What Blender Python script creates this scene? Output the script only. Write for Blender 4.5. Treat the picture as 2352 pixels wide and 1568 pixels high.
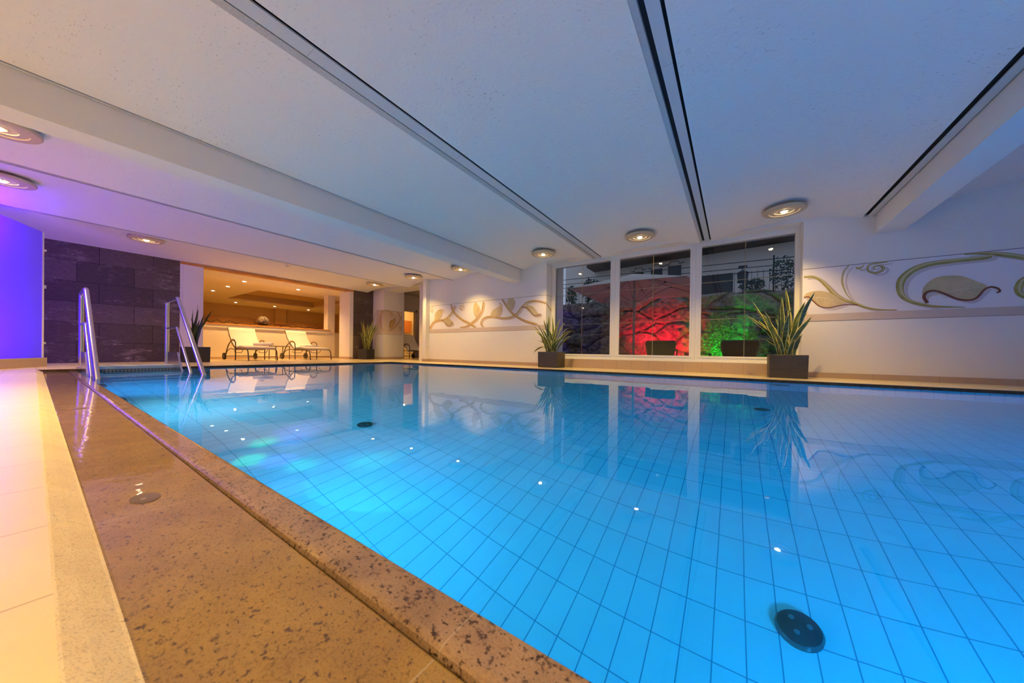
import bpy, math, random
from mathutils import Vector, Matrix, noise
random.seed(7)
PI = math.pi
S = bpy.context.scene
COL = S.collection
for o in list(bpy.data.objects):
    bpy.data.objects.remove(o)

# ------------------------------------------------------------------ camera
cam = bpy.data.cameras.new('camera')
cam.lens = 36.0 * 747.2 / 2352.0
cam.sensor_width = 36.0
cam.sensor_fit = 'HORIZONTAL'
cam.shift_y = 26.3 / 2352.0
cam.clip_start = 0.02
cam.clip_end = 200
cam.dof.use_dof = True
cam.dof.focus_distance = 5.0
cam.dof.aperture_fstop = 5.6
camo = bpy.data.objects.new('camera', cam)
COL.objects.link(camo)
rx = Vector((0.82664069, 0.56258501, 0.01277794))
dn = Vector((0.01338483, 0.0030436, -0.99990579))
fw = Vector((-0.5625709, 0.82673384, -0.00501414))
m = Matrix(((rx.x, -dn.x, -fw.x, 0), (rx.y, -dn.y, -fw.y, 0), (rx.z, -dn.z, -fw.z, 0.36), (0, 0, 0, 1)))
camo.matrix_world = m
S.camera = camo

# ------------------------------------------------------------------ world, exposure
S.view_settings.view_transform = 'Standard'
S.view_settings.look = 'None'
S.view_settings.exposure = 0.07
S.view_settings.gamma = 1.0
S.view_settings.use_curve_mapping = False
W = bpy.data.worlds.new('dusk_sky')
S.world = W
W.use_nodes = True
bg = W.node_tree.nodes['Background']
bg.inputs[0].default_value = (0.40, 0.47, 0.66, 1)
bg.inputs[1].default_value = 0.8


def light(name, kind, loc, power, color, target=None, size=0.1, size_y=None, angle=None, blend=1.0, parent=None, shape='DISK'):
    l = bpy.data.lights.new(name, kind)
    l.energy = power
    l.color = color
    if kind == 'AREA':
        l.shape = shape
        l.size = size
        if size_y:
            l.size_y = size_y
    else:
        l.shadow_soft_size = size
    if kind == 'SPOT':
        l.spot_size = math.radians(angle or 120)
        l.spot_blend = blend
    o = bpy.data.objects.new(name, l)
    COL.objects.link(o)
    o.location = loc
    if target is not None:
        d = Vector(target) - Vector(loc)
        o.rotation_euler = d.to_track_quat('-Z', 'Y').to_euler()
    if parent:
        o.parent = parent
    return o


WARM = (1.0, 0.64, 0.185)
POWER_CEIL = 330.0
POWER_POOL = 40.0
# blue lamps behind the frosted partition, plus an added violet fill for the vaults
light('shower_lamp_blue', 'POINT', (-8.75, -0.66, 2.16), 64, (0.12, 0.0, 1.0), size=0.08)
light('shower_lamp_blue', 'POINT', (-9.0, -0.95, 0.60), 78, (0.085, 0.0, 1.0), size=0.10)
light('violet_fill', 'SPOT', (-6.2, -1.5, 0.5), 55, (0.95, 0.14, 1.0), (-7.6, 0.9, 2.6), 0.10, angle=84)
# pool lamps (their housings are built further down)
POOL_LAMPS = [(-5.55, 0.46, -0.34, (0.10, 0.42, 1.0), 1.5), (-4.2, 0.46, -0.5, (0.70, 0.70, 0.88), 0.85),
              (-1.7, 0.46, -0.5, (0.14, 0.44, 0.84), 0.85), (0.9, 0.46, -0.5, (0.0, 0.34, 0.88), 1.1), (3.0, 0.46, -0.5, (0.0, 0.30, 0.95), 1.1)]
for i, (x, y, z, c, k) in enumerate(POOL_LAMPS):
    light('underwater_light', 'AREA', (x, y, z), POWER_POOL * k, c, (x, 3.2, -1.0) if i else (-6.7, 1.6, -0.8), 0.30)
# one RGB lamp in the near wall throws green and violet streaks on the floor
for tx, ty, c, p, an in ((-2.62, 0.80, (0.0, 1.0, 0.35), 42.0, 13), (-2.35, 1.0, (0.0, 1.0, 0.4), 26.0, 12), (-2.85, 0.95, (0.0, 1.0, 0.35), 36.0, 12), (-2.1, 1.35, (0.0, 1.0, 0.4), 32.0, 13),
                         (-2.5, 0.92, (0.5, 0.2, 1.0), 36.0, 14), (-2.95, 1.25, (0.5, 0.25, 1.0), 40.0, 20), (-2.15, 0.85, (0.4, 0.2, 1.0), 30.0, 14), (-2.75, 1.12, (0.4, 0.25, 1.0), 30.0, 16)):
    light('underwater_rgb_lamp', 'SPOT', (-2.6, 0.46, -0.42), p, c, (tx, ty, -1.235), 0.01, angle=an)
light('underwater_light_end', 'AREA', (4.3, 3.2, -0.5), POWER_POOL * 1.2, (0.0, 0.30, 0.95), (0.0, 3.2, -1.0), 0.3)
# garden uplights and dusk light from the left
light('garden_uplight_red', 'SPOT', (-2.15, 10.3, 0.05), 900, (1.0, 0.0, 0.03), (-2.1, 11.9, 0.45), 0.05, angle=100)
light('garden_uplight_green', 'SPOT', (-0.25, 10.35, 0.05), 300, (0.02, 1.0, 0.06), (-0.15, 11.9, 0.6), 0.05, angle=92)


# ------------------------------------------------------------------ materials
def new_mat(name):
    mt = bpy.data.materials.new(name)
    mt.use_nodes = True
    nt = mt.node_tree
    b = nt.nodes['Principled BSDF']
    return mt, nt, b


def sock(nt, v):
    return v


def N(nt, t, **kw):
    n = nt.nodes.new(t)
    for k, v in kw.items():
        setattr(n, k, v)
    return n


def coords(nt, scale=(1, 1, 1), loc=(0, 0, 0), rot=(0, 0, 0)):
    tc = N(nt, 'ShaderNodeTexCoord')
    mp = N(nt, 'ShaderNodeMapping')
    mp.inputs['Location'].default_value = loc
    mp.inputs['Rotation'].default_value = rot
    mp.inputs['Scale'].default_value = scale
    nt.links.new(tc.outputs['Object'], mp.inputs['Vector'])
    return mp.outputs[0]


def ramp(nt, fac, stops, interp='LINEAR'):
    r = N(nt, 'ShaderNodeValToRGB')
    r.color_ramp.interpolation = interp
    el = r.color_ramp.elements
    while len(el) < len(stops):
        el.new(0.5)
    for e, (p, c) in zip(el, stops):
        e.position = p
        e.color = (*c, 1) if len(c) == 3 else c
    nt.links.new(fac, r.inputs[0])
    return r.outputs[0]


def mixc(nt, fac, a, b, mode='MIX'):
    mx = N(nt, 'ShaderNodeMix', data_type='RGBA', blend_type=mode)
    for k, v in ((0, fac), (6, a), (7, b)):
        if isinstance(v, (int, float)):
            mx.inputs[k].default_value = v
        elif isinstance(v, tuple):
            mx.inputs[k].default_value = (*v, 1) if len(v) == 3 else v
        else:
            nt.links.new(v, mx.inputs[k])
    return mx.outputs[2]


def noise_tex(nt, vec, scale, detail=3, rough=0.5):
    n = N(nt, 'ShaderNodeTexNoise')
    n.inputs['Scale'].default_value = scale
    n.inputs['Detail'].default_value = detail
    n.inputs['Roughness'].default_value = rough
    nt.links.new(vec, n.inputs['Vector'])
    return n.outputs[0]


def bump(nt, b, h, strength=0.2, dist=0.01):
    bp = N(nt, 'ShaderNodeBump')
    bp.inputs['Strength'].default_value = strength
    bp.inputs['Distance'].default_value = dist
    nt.links.new(h, bp.inputs['Height'])
    nt.links.new(bp.outputs[0], b.inputs['Normal'])


def simple(name, color, rough=0.5, metal=0.0, bs=0.0, bscale=60, var=0.0, coat=0.0, spec=None):
    mt, nt, b = new_mat(name)
    b.inputs['Base Color'].default_value = (*color, 1)
    b.inputs['Roughness'].default_value = rough
    b.inputs['Metallic'].default_value = metal
    if coat:
        b.inputs['Coat Weight'].default_value = coat
        b.inputs['Coat Roughness'].default_value = 0.05
    if spec is not None:
        b.inputs['Specular IOR Level'].default_value = spec
    if bs or var:
        v = coords(nt)
        n = noise_tex(nt, v, bscale, 4)
        if bs:
            bump(nt, b, n, bs, 0.004)
        if var:
            lo = tuple(c * (1 - var) for c in color)
            hi = tuple(min(1, c * (1 + var)) for c in color)
            nt.links.new(ramp(nt, n, [(0.3, lo), (0.7, hi)]), b.inputs['Base Color'])
    return mt


def emis(name, color, strength):
    mt, nt, b = new_mat(name)
    b.inputs['Base Color'].default_value = (*color, 1)
    b.inputs['Emission Color'].default_value = (*color, 1)
    b.inputs['Emission Strength'].default_value = strength
    return mt


def tiles(name, w, h, off, base, grout, plane='XY', mortar=0.004, rough=0.35, var=0.04, bs=0.0, shift=0.0):
    """straight tile grid; off = position of one joint crossing in metres"""
    mt, nt, b = new_mat(name)
    rot = {'XY': (0, 0, 0), 'XZ': (PI / 2, 0, 0), 'YZ': (PI / 2, 0, PI / 2)}[plane]
    tc = N(nt, 'ShaderNodeTexCoord')
    sp = N(nt, 'ShaderNodeSeparateXYZ')
    nt.links.new(tc.outputs['Object'], sp.inputs[0])
    cb = N(nt, 'ShaderNodeCombineXYZ')
    a, c = {'XY': (0, 1), 'XZ': (0, 2), 'YZ': (1, 2)}[plane]
    for k, (ax, of) in enumerate(((a, off[0]), (c, off[1]))):
        ad = N(nt, 'ShaderNodeMath', operation='SUBTRACT')
        nt.links.new(sp.outputs[ax], ad.inputs[0])
        ad.inputs[1].default_value = of - (w if k == 0 else h) * 200
        nt.links.new(ad.outputs[0], cb.inputs[k])
    br = N(nt, 'ShaderNodeTexBrick')
    br.offset = shift
    br.squash = 1.0
    br.inputs['Scale'].default_value = 1.0
    br.inputs['Mortar Size'].default_value = mortar / 2
    br.inputs['Mortar Smooth'].default_value = 0.3
    br.inputs['Brick Width'].default_value = w
    br.inputs['Row Height'].default_value = h
    br.inputs['Color1'].default_value = (*base, 1)
    br.inputs['Color2'].default_value = (*tuple(x * (1 - var) for x in base), 1)
    br.inputs['Mortar'].default_value = (*grout, 1)
    nt.links.new(cb.outputs[0], br.inputs['Vector'])
    n = noise_tex(nt, tc.outputs['Object'], 5, 4)
    col = mixc(nt, 0.5, br.outputs['Color'], ramp(nt, n, [(0.3, (0.90, 0.90, 0.90)), (0.7, (1, 1, 1))]), 'MULTIPLY')
    nt.links.new(col, b.inputs['Base Color'])
    b.inputs['Roughness'].default_value = rough
    if bs:
        bump(nt, b, br.outputs['Fac'], -bs, 0.002)
    return mt


M = {}
M['white'] = simple('white_wall_paint', (0.80, 0.78, 0.75), 0.85, bs=0.15, bscale=120)
M['frame'] = simple('white_window_frame', (0.80, 0.79, 0.78), 0.4)
def frosted():
    mt, nt, b = new_mat('frosted_partition_glass')
    b.inputs['Base Color'].default_value = (0.06, 0.06, 0.07, 1)
    b.inputs['Roughness'].default_value = 0.35
    tr = N(nt, 'ShaderNodeBsdfTranslucent')
    tr.inputs[0].default_value = (0.7, 0.7, 0.9, 1)
    mx = N(nt, 'ShaderNodeMixShader')
    mx.inputs[0].default_value = 0.8
    out = nt.nodes['Material Output']
    nt.links.new(b.outputs[0], mx.inputs[1])
    nt.links.new(tr.outputs[0], mx.inputs[2])
    nt.links.new(mx.outputs[0], out.inputs[0])
    return mt


M['partition'] = frosted()
M['niche'] = simple('cream_niche_paint', (0.82, 0.74, 0.60), 0.85)
M['backroom'] = simple('ochre_rest_room_paint', (0.62, 0.44, 0.22), 0.9)
M['greywall'] = simple('grey_hall_paint', (0.35, 0.30, 0.27), 0.8)


def plaster():
    mt, nt, b = new_mat('textured_ceiling_plaster')
    v = coords(nt, (1, 1, 1))
    n1 = noise_tex(nt, v, 38, 6, 0.65)
    v2 = coords(nt, (34, 70, 30))
    vo = N(nt, 'ShaderNodeTexNoise')
    vo.inputs['Scale'].default_value = 1.0
    vo.inputs['Detail'].default_value = 4
    nt.links.new(v2, vo.inputs['Vector'])
    pits = ramp(nt, vo.outputs[0], [(0.635, (0, 0, 0)), (0.70, (1, 1, 1))])
    nb = noise_tex(nt, coords(nt), 1.6, 2)
    mask = ramp(nt, nb, [(0.38, (0, 0, 0)), (0.6, (1, 1, 1))])
    pm = mixc(nt, 1.0, pits, mask, 'MULTIPLY')
    col = mixc(nt, pm, (0.82, 0.81, 0.80), (0.56, 0.55, 0.55))
    nt.links.new(col, b.inputs['Base Color'])
    b.inputs['Roughness'].default_value = 0.9
    mul = N(nt, 'ShaderNodeMath', operation='MULTIPLY_ADD')
    nt.links.new(pm, mul.inputs[0])
    mul.inputs[1].default_value = -0.6
    nt.links.new(n1, mul.inputs[2])
    bump(nt, b, mul.outputs[0], 0.35, 0.01)
    return mt


M['ceil'] = plaster()
M['beam'] = simple('smooth_beam_paint', (0.78, 0.77, 0.75), 0.8)
M['lip'] = simple('rough_plaster_lip', (0.50, 0.50, 0.50), 0.9, bs=0.5, bscale=60, var=0.1)
M['slot'] = simple('dark_slot_gap', (0.015, 0.015, 0.02), 0.8)
M['strip'] = simple('grey_metal_diffuser', (0.58, 0.60, 0.63), 0.4)
M['deck'] = tiles('cream_deck_tiles', 0.3187, 0.3187, (-0.811, 7.1), (0.77, 0.63, 0.36), (0.42, 0.29, 0.15), 'XY', 0.004, 0.28, 0.03, 0.3)
M['plinth'] = tiles('beige_plinth_tiles', 0.3187, 1.0, (-0.811, -0.5), (0.60, 0.44, 0.29), (0.30, 0.21, 0.14), 'XZ', 0.004, 0.4)
M['skirt'] = tiles('beige_skirting_tiles', 0.3187 * 2, 1.0, (-0.811, -0.5), (0.52, 0.38, 0.27), (0.28, 0.20, 0.15), 'XZ', 0.004, 0.45)
M['skirty'] = simple('beige_skirting', (0.52, 0.38, 0.27), 0.45)
POOLC = (0.74, 0.82, 0.84)
GR = (0.20, 0.32, 0.44)
M['poolfloor'] = tiles('pale_pool_floor_tiles', 0.10138, 0.20089, (-0.2517, 1.5587), POOLC, GR, 'XY', 0.005, 0.3, 0.05)
M['poolwallx'] = tiles('pale_pool_wall_tiles_long', 0.10138, 0.20089, (-0.2517, -0.035), POOLC, GR, 'XZ', 0.005, 0.3, 0.05)
M['poolwally'] = tiles('pale_pool_wall_tiles_end', 0.10138, 0.20089, (1.5587, -0.035), POOLC, GR, 'YZ', 0.005, 0.3, 0.05)


def granite(name, base, base2, dark, wet, joints=True, thr=0.56):
    mt, nt, b = new_mat(name)
    v = coords(nt, (1, 1.25, 1), rot=(0, 0, 0.5))
    n1 = noise_tex(nt, v, 105, 4, 0.6)
    n2 = noise_tex(nt, v, 9, 4, 0.6)
    n3 = noise_tex(nt, v, 260, 3, 0.6)
    c1 = ramp(nt, n2, [(0.35, base), (0.65, base2)])
    n4 = noise_tex(nt, v, 48, 5, 0.7)
    sp = mixc(nt, 1.0, ramp(nt, n1, [(thr + 0.03, (0, 0, 0)), (thr + 0.10, (1, 1, 1))]), ramp(nt, n4, [(thr + 0.035, (0, 0, 0)), (thr + 0.12, (1, 1, 1))]), 'LIGHTEN')
    c2 = mixc(nt, sp, c1, dark)
    fine = ramp(nt, n3, [(0.36, (0.62, 0.58, 0.56)), (0.5, (1, 1, 1)), (0.66, (1.0, 1.0, 1.0))])
    c3 = mixc(nt, 0.7, c2, fine, 'MULTIPLY')
    if joints:
        tc = N(nt, 'ShaderNodeTexCoord')
        sx = N(nt, 'ShaderNodeSeparateXYZ')
        nt.links.new(tc.outputs['Object'], sx.inputs[0])
        ad = N(nt, 'ShaderNodeMath', operation='ADD')
        nt.links.new(sx.outputs[0], ad.inputs[0])
        ad.inputs[1].default_value = 0.3155 + 0.848 * 40
        md = N(nt, 'ShaderNodeMath', operation='MODULO')
        nt.links.new(ad.outputs[0], md.inputs[0])
        md.inputs[1].default_value = 0.848
        lt = N(nt, 'ShaderNodeMath', operation='LESS_THAN')
        nt.links.new(md.outputs[0], lt.inputs[0])
        lt.inputs[1].default_value = 0.0025
        c3 = mixc(nt, lt.outputs[0], c3, mixc(nt, 0.45, c3, (0.50, 0.42, 0.32)))
    nt.links.new(c3, b.inputs['Base Color'])
    b.inputs['Roughness'].default_value = 0.35
    if wet:
        b.inputs['Coat Weight'].default_value = 1.0
        b.inputs['Specular IOR Level'].default_value = 0.1
        b.inputs['Coat Roughness'].default_value = 0.03
        b.inputs['Coat IOR'].default_value = 1.33
        nw = noise_tex(nt, coords(nt, (8, 8, 8)), 1.5, 3)
        bp = N(nt, 'ShaderNodeBump')
        bp.inputs['Strength'].default_value = 0.12
        bp.inputs['Distance'].default_value = 0.01
        nt.links.new(nw, bp.inputs['Height'])
        nt.links.new(bp.outputs[0], b.inputs['Coat Normal'])
    return mt


M['granite_pale'] = granite('dry_pale_granite', (0.86, 0.72, 0.47), (0.76, 0.62, 0.40), (0.42, 0.31, 0.22), False, thr=0.6)
M['granite_wet'] = granite('wet_brown_granite', (0.34, 0.215, 0.060), (0.27, 0.165, 0.050), (0.085, 0.050, 0.035), True)
M['granite_lip'] = granite('rose_brown_granite', (0.36, 0.24, 0.15), (0.26, 0.17, 0.11), (0.05, 0.03, 0.03), True, thr=0.54)
M['granite_dark'] = granite('dark_granite_edge', (0.10, 0.06, 0.035), (0.06, 0.04, 0.025), (0.01, 0.01, 0.01), True, False)


def slate():
    mt, nt, b = new_mat('dark_slate_slabs')
    tc = N(nt, 'ShaderNodeTexCoord')
    sp = N(nt, 'ShaderNodeSeparateXYZ')
    nt.links.new(tc.outputs['Object'], sp.inputs[0])
    cb = N(nt, 'ShaderNodeCombineXYZ')
    nt.links.new(sp.outputs[1], cb.inputs[0])
    nt.links.new(sp.outputs[2], cb.inputs[1])
    br = N(nt, 'ShaderNodeTexBrick')
    br.offset = 0.37
    br.offset_frequency = 2
    br.inputs['Scale'].default_value = 1
    br.inputs['Brick Width'].default_value = 0.80
    br.inputs['Row Height'].default_value = 0.43
    br.inputs['Mortar Size'].default_value = 0.004
    br.inputs['Mortar Smooth'].default_value = 0.2
    br.inputs['Color1'].default_value = (0.085, 0.064, 0.052, 1)
    br.inputs['Color2'].default_value = (0.155, 0.118, 0.096, 1)
    br.inputs['Mortar'].default_value = (0.012, 0.01, 0.01, 1)
    nt.links.new(cb.outputs[0], br.inputs['Vector'])
    v = coords(nt, (1, 2.0, 6.5))
    n1 = noise_tex(nt, v, 3.0, 10, 0.85)
    np_ = noise_tex(nt, coords(nt, (1, 1, 2)), 1.3, 3)
    vm = N(nt, 'ShaderNodeMath', operation='MULTIPLY')
    nt.links.new(n1, vm.inputs[0])
    nt.links.new(ramp(nt, np_, [(0.35, (0.8, 0.8, 0.8)), (0.7, (1.15, 1.15, 1.15))]), vm.inputs[1])
    veins = ramp(nt, vm.outputs[0], [(0.54, (0, 0, 0)), (0.70, (1, 1, 1))])
    c = mixc(nt, veins, br.outputs['Color'], (0.40, 0.33, 0.27))
    n2 = noise_tex(nt, coords(nt, (1, 2, 8)), 6, 5, 0.7)
    c = mixc(nt, 0.8, c, ramp(nt, n2, [(0.3, (0.55, 0.55, 0.55)), (0.7, (1.25, 1.2, 1.2))]), 'MULTIPLY')
    nt.links.new(c, b.inputs['Base Color'])
    b.inputs['Roughness'].default_value = 0.62
    b.inputs['Specular IOR Level'].default_value = 0.3
    ad = N(nt, 'ShaderNodeMath', operation='SUBTRACT')
    nt.links.new(n2, ad.inputs[0])
    nt.links.new(br.outputs['Fac'], ad.inputs[1])
    bump(nt, b, ad.outputs[0], 0.5, 0.012)
    return mt


M['slate'] = slate()


def wood(name, c1, c2, ax=(6, 0.6, 6), rough=0.4):
    mt, nt, b = new_mat(name)
    n = noise_tex(nt, coords(nt, ax), 3, 5, 0.6)
    nt.links.new(ramp(nt, n, [(0.3, c1), (0.7, c2)]), b.inputs['Base Color'])
    b.inputs['Roughness'].default_value = rough
    return mt


M['pine'] = wood('knotty_pine', (0.50, 0.20, 0.035), (0.70, 0.33, 0.08), (9, 0.9, 9))
M['darkwood'] = wood('dark_brown_balcony_wood', (0.035, 0.022, 0.015), (0.06, 0.04, 0.028), (10, 10, 1.0), 0.7)
M['driftwood'] = wood('dark_driftwood', (0.016, 0.008, 0.004), (0.035, 0.016, 0.008), (3, 9, 9), 0.9)
M['steel'] = simple('brushed_stainless_steel', (0.62, 0.62, 0.63), 0.22, 1.0)
M['chrome'] = simple('chrome_fitting', (0.8, 0.8, 0.8), 0.1, 1.0)
M['tread'] = simple('pale_ribbed_step', (0.70, 0.74, 0.76), 0.5)
M['steel_dull'] = simple('dull_steel_step', (0.42, 0.46, 0.48), 0.45, 0.6)
M['disc'] = simple('cream_lamp_plaster', (0.62, 0.50, 0.34), 0.6)
M['lens'] = emis('lit_lamp_lens', (1.0, 0.78, 0.46), 80)
M['lens2'] = emis('lit_downlight_lens', (1.0, 0.88, 0.66), 30)
M['screw'] = simple('dark_clip', (0.04, 0.03, 0.02), 0.5)
M['cushion'] = simple('cream_lounger_fabric', (0.80, 0.74, 0.64), 0.85, bs=0.2, bscale=200)
M['cushion_grey'] = simple('greyish_lounger_fabric', (0.56, 0.52, 0.50), 0.85, bs=0.2, bscale=200)
M['tube'] = simple('bronze_lounger_tube', (0.10, 0.075, 0.055), 0.35, 0.5)
M['arm'] = wood('brown_armrest_wood', (0.22, 0.12, 0.05), (0.30, 0.17, 0.08))
M['rubber'] = simple('dark_olive_wheel', (0.055, 0.045, 0.03), 0.6)
M['towel'] = simple('white_towel_terry', (0.80, 0.76, 0.74), 0.95, bs=0.6, bscale=260)
M['glass'] = None
M['pot_dark'] = simple('charcoal_planter', (0.028, 0.027, 0.028), 0.5, bs=0.1, bscale=40)


def ribbed():
    mt, nt, b = new_mat('ribbed_dark_planter')
    n = noise_tex(nt, coords(nt, (2, 2, 110)), 2, 4, 0.7)
    nt.links.new(ramp(nt, n, [(0.3, (0.035, 0.029, 0.020)), (0.7, (0.12, 0.10, 0.07))]), b.inputs['Base Color'])
    b.inputs['Roughness'].default_value = 0.45
    bump(nt, b, n, 0.6, 0.006)
    return mt


M['pot_rib'] = ribbed()
M['soil'] = simple('dark_potting_soil', (0.03, 0.02, 0.012), 0.95, bs=0.6, bscale=90)


def leafmat():
    mt, nt, b = new_mat('banded_snake_plant_green')
    n = noise_tex(nt, coords(nt, (6, 6, 45)), 1.2, 4, 0.6)
    nt.links.new(ramp(nt, n, [(0.35, (0.035, 0.070, 0.020)), (0.65, (0.13, 0.18, 0.055))]), b.inputs['Base Color'])
    b.inputs['Roughness'].default_value = 0.38
    return mt


M['leaf'] = leafmat()
M['leafedge'] = simple('yellow_leaf_margin', (0.80, 0.70, 0.18), 0.4)
M['leafdark'] = simple('dark_leaf_green', (0.018, 0.035, 0.018), 0.4)
# mural paints
M['panel'] = simple('pale_lilac_mural_ground', (0.80, 0.77, 0.80), 0.7)
M['panelw'] = simple('beige_mural_ground', (0.74, 0.62, 0.50), 0.7)
M['band'] = simple('taupe_mural_band', (0.62, 0.51, 0.44), 0.7)
M['line'] = simple('dark_joint_line', (0.05, 0.045, 0.04), 0.7)
M['vine'] = simple('olive_vine_paint', (0.34, 0.28, 0.07), 0.7, bscale=9, var=0.25)
M['vinel'] = simple('light_olive_vine_highlight', (0.56, 0.49, 0.26), 0.7)
M['vineo'] = simple('ochre_vine_paint', (0.46, 0.28, 0.09), 0.7, bscale=9, var=0.2)
M['vineol'] = simple('light_ochre_vine_highlight', (0.62, 0.44, 0.22), 0.7)
M['leafp'] = simple('tan_leaf_paint', (0.58, 0.46, 0.25), 0.7, bscale=6, var=0.12)
M['leafpe'] = simple('golden_leaf_paint', (0.55, 0.34, 0.10), 0.7, bscale=6, var=0.15)
M['veinp'] = simple('cream_leaf_vein_paint', (0.66, 0.56, 0.38), 0.7)
M['redp'] = simple('russet_leaf_edge_paint', (0.20, 0.065, 0.03), 0.7)
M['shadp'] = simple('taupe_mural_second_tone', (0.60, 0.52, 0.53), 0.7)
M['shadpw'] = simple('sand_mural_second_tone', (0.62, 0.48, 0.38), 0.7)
M['iron'] = simple('black_wrought_iron', (0.012, 0.012, 0.014), 0.5)
M['umbrella'] = simple('off_white_canvas', (0.62, 0.55, 0.52), 0.9)
M['pole'] = simple('grey_parasol_pole', (0.30, 0.29, 0.30), 0.4, 0.4)
M['wicker'] = simple('black_wicker', (0.005, 0.005, 0.006), 0.8, spec=0.15, bs=0.8, bscale=70)
M['house'] = simple('grey_white_render', (0.78, 0.74, 0.70), 0.9, bs=0.2, bscale=12)
M['shutter'] = simple('dark_shutter', (0.02, 0.02, 0.022), 0.6)
M['bush'] = simple('dark_shrub_leaf', (0.035, 0.06, 0.03), 0.7)
M['ivy'] = simple('ivy_leaf_green', (0.10, 0.16, 0.06), 0.5)
M['paving'] = simple('grey_patio_slab', (0.22, 0.20, 0.19), 0.8)
M['orange'] = simple('orange_wood_panel', (0.55, 0.20, 0.05), 0.6)
M['plastic'] = simple('white_plastic', (0.78, 0.76, 0.74), 0.4)


def rockmat():
    mt, nt, b = new_mat('rough_field_stone')
    v = coords(nt)
    n = noise_tex(nt, v, 7, 7, 0.7)
    n2 = noise_tex(nt, v, 1.6, 3)
    c = mixc(nt, 0.8, ramp(nt, n, [(0.3, (0.06, 0.055, 0.05)), (0.7, (0.34, 0.31, 0.28))]), ramp(nt, n2, [(0.3, (0.6, 0.6, 0.6)), (0.7, (1.1, 1.1, 1.1))]), 'MULTIPLY')
    nt.links.new(c, b.inputs['Base Color'])
    b.inputs['Roughness'].default_value = 0.8
    bump(nt, b, n, 0.7, 0.04)
    return mt


M['rock'] = rockmat()


def glassmat():
    mt = bpy.data.materials.new('window_glass')
    mt.use_nodes = True
    nt = mt.node_tree
    nt.nodes.clear()
    out = N(nt, 'ShaderNodeOutputMaterial')
    fr = N(nt, 'ShaderNodeFresnel')
    fr.inputs[0].default_value = 1.42
    gl = N(nt, 'ShaderNodeBsdfGlossy')
    gl.inputs['Roughness'].default_value = 0.0
    tr = N(nt, 'ShaderNodeBsdfTransparent')
    tr.inputs[0].default_value = (0.90, 0.92, 0.92, 1)
    mx = N(nt, 'ShaderNodeMixShader')
    nt.links.new(fr.outputs[0], mx.inputs[0])
    nt.links.new(tr.outputs[0], mx.inputs[1])
    nt.links.new(gl.outputs[0], mx.inputs[2])
    nt.links.new(mx.outputs[0], out.inputs[0])
    return mt


M['glass'] = glassmat()


def watermat():
    mt = bpy.data.materials.new('pool_water')
    mt.use_nodes = True
    nt = mt.node_tree
    nt.nodes.clear()
    out = N(nt, 'ShaderNodeOutputMaterial')
    n = noise_tex(nt, coords(nt, (2.2, 2.2, 1)), 1.0, 2)
    bp = N(nt, 'ShaderNodeBump')
    bp.inputs['Strength'].default_value = 0.12
    bp.inputs['Distance'].default_value = 0.012
    nt.links.new(n, bp.inputs['Height'])
    fr = N(nt, 'ShaderNodeFresnel')
    fr.inputs[0].default_value = 1.33
    gl = N(nt, 'ShaderNodeBsdfGlossy')
    gl.inputs['Roughness'].default_value = 0.0
    rf = N(nt, 'ShaderNodeBsdfRefraction')
    rf.inputs['IOR'].default_value = 1.33
    rf.inputs['Roughness'].default_value = 0.0
    rf.inputs['Color'].default_value = (0.14, 0.77, 0.97, 1)
    mx = N(nt, 'ShaderNodeMixShader')
    for x in (fr, gl, rf):
        nt.links.new(bp.outputs[0], x.inputs['Normal'])
    nt.links.new(fr.outputs[0], mx.inputs[0])
    nt.links.new(rf.outputs[0], mx.inputs[1])
    nt.links.new(gl.outputs[0], mx.inputs[2])
    nt.links.new(mx.outputs[0], out.inputs[0])
    return mt


M['water'] = watermat()


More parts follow.
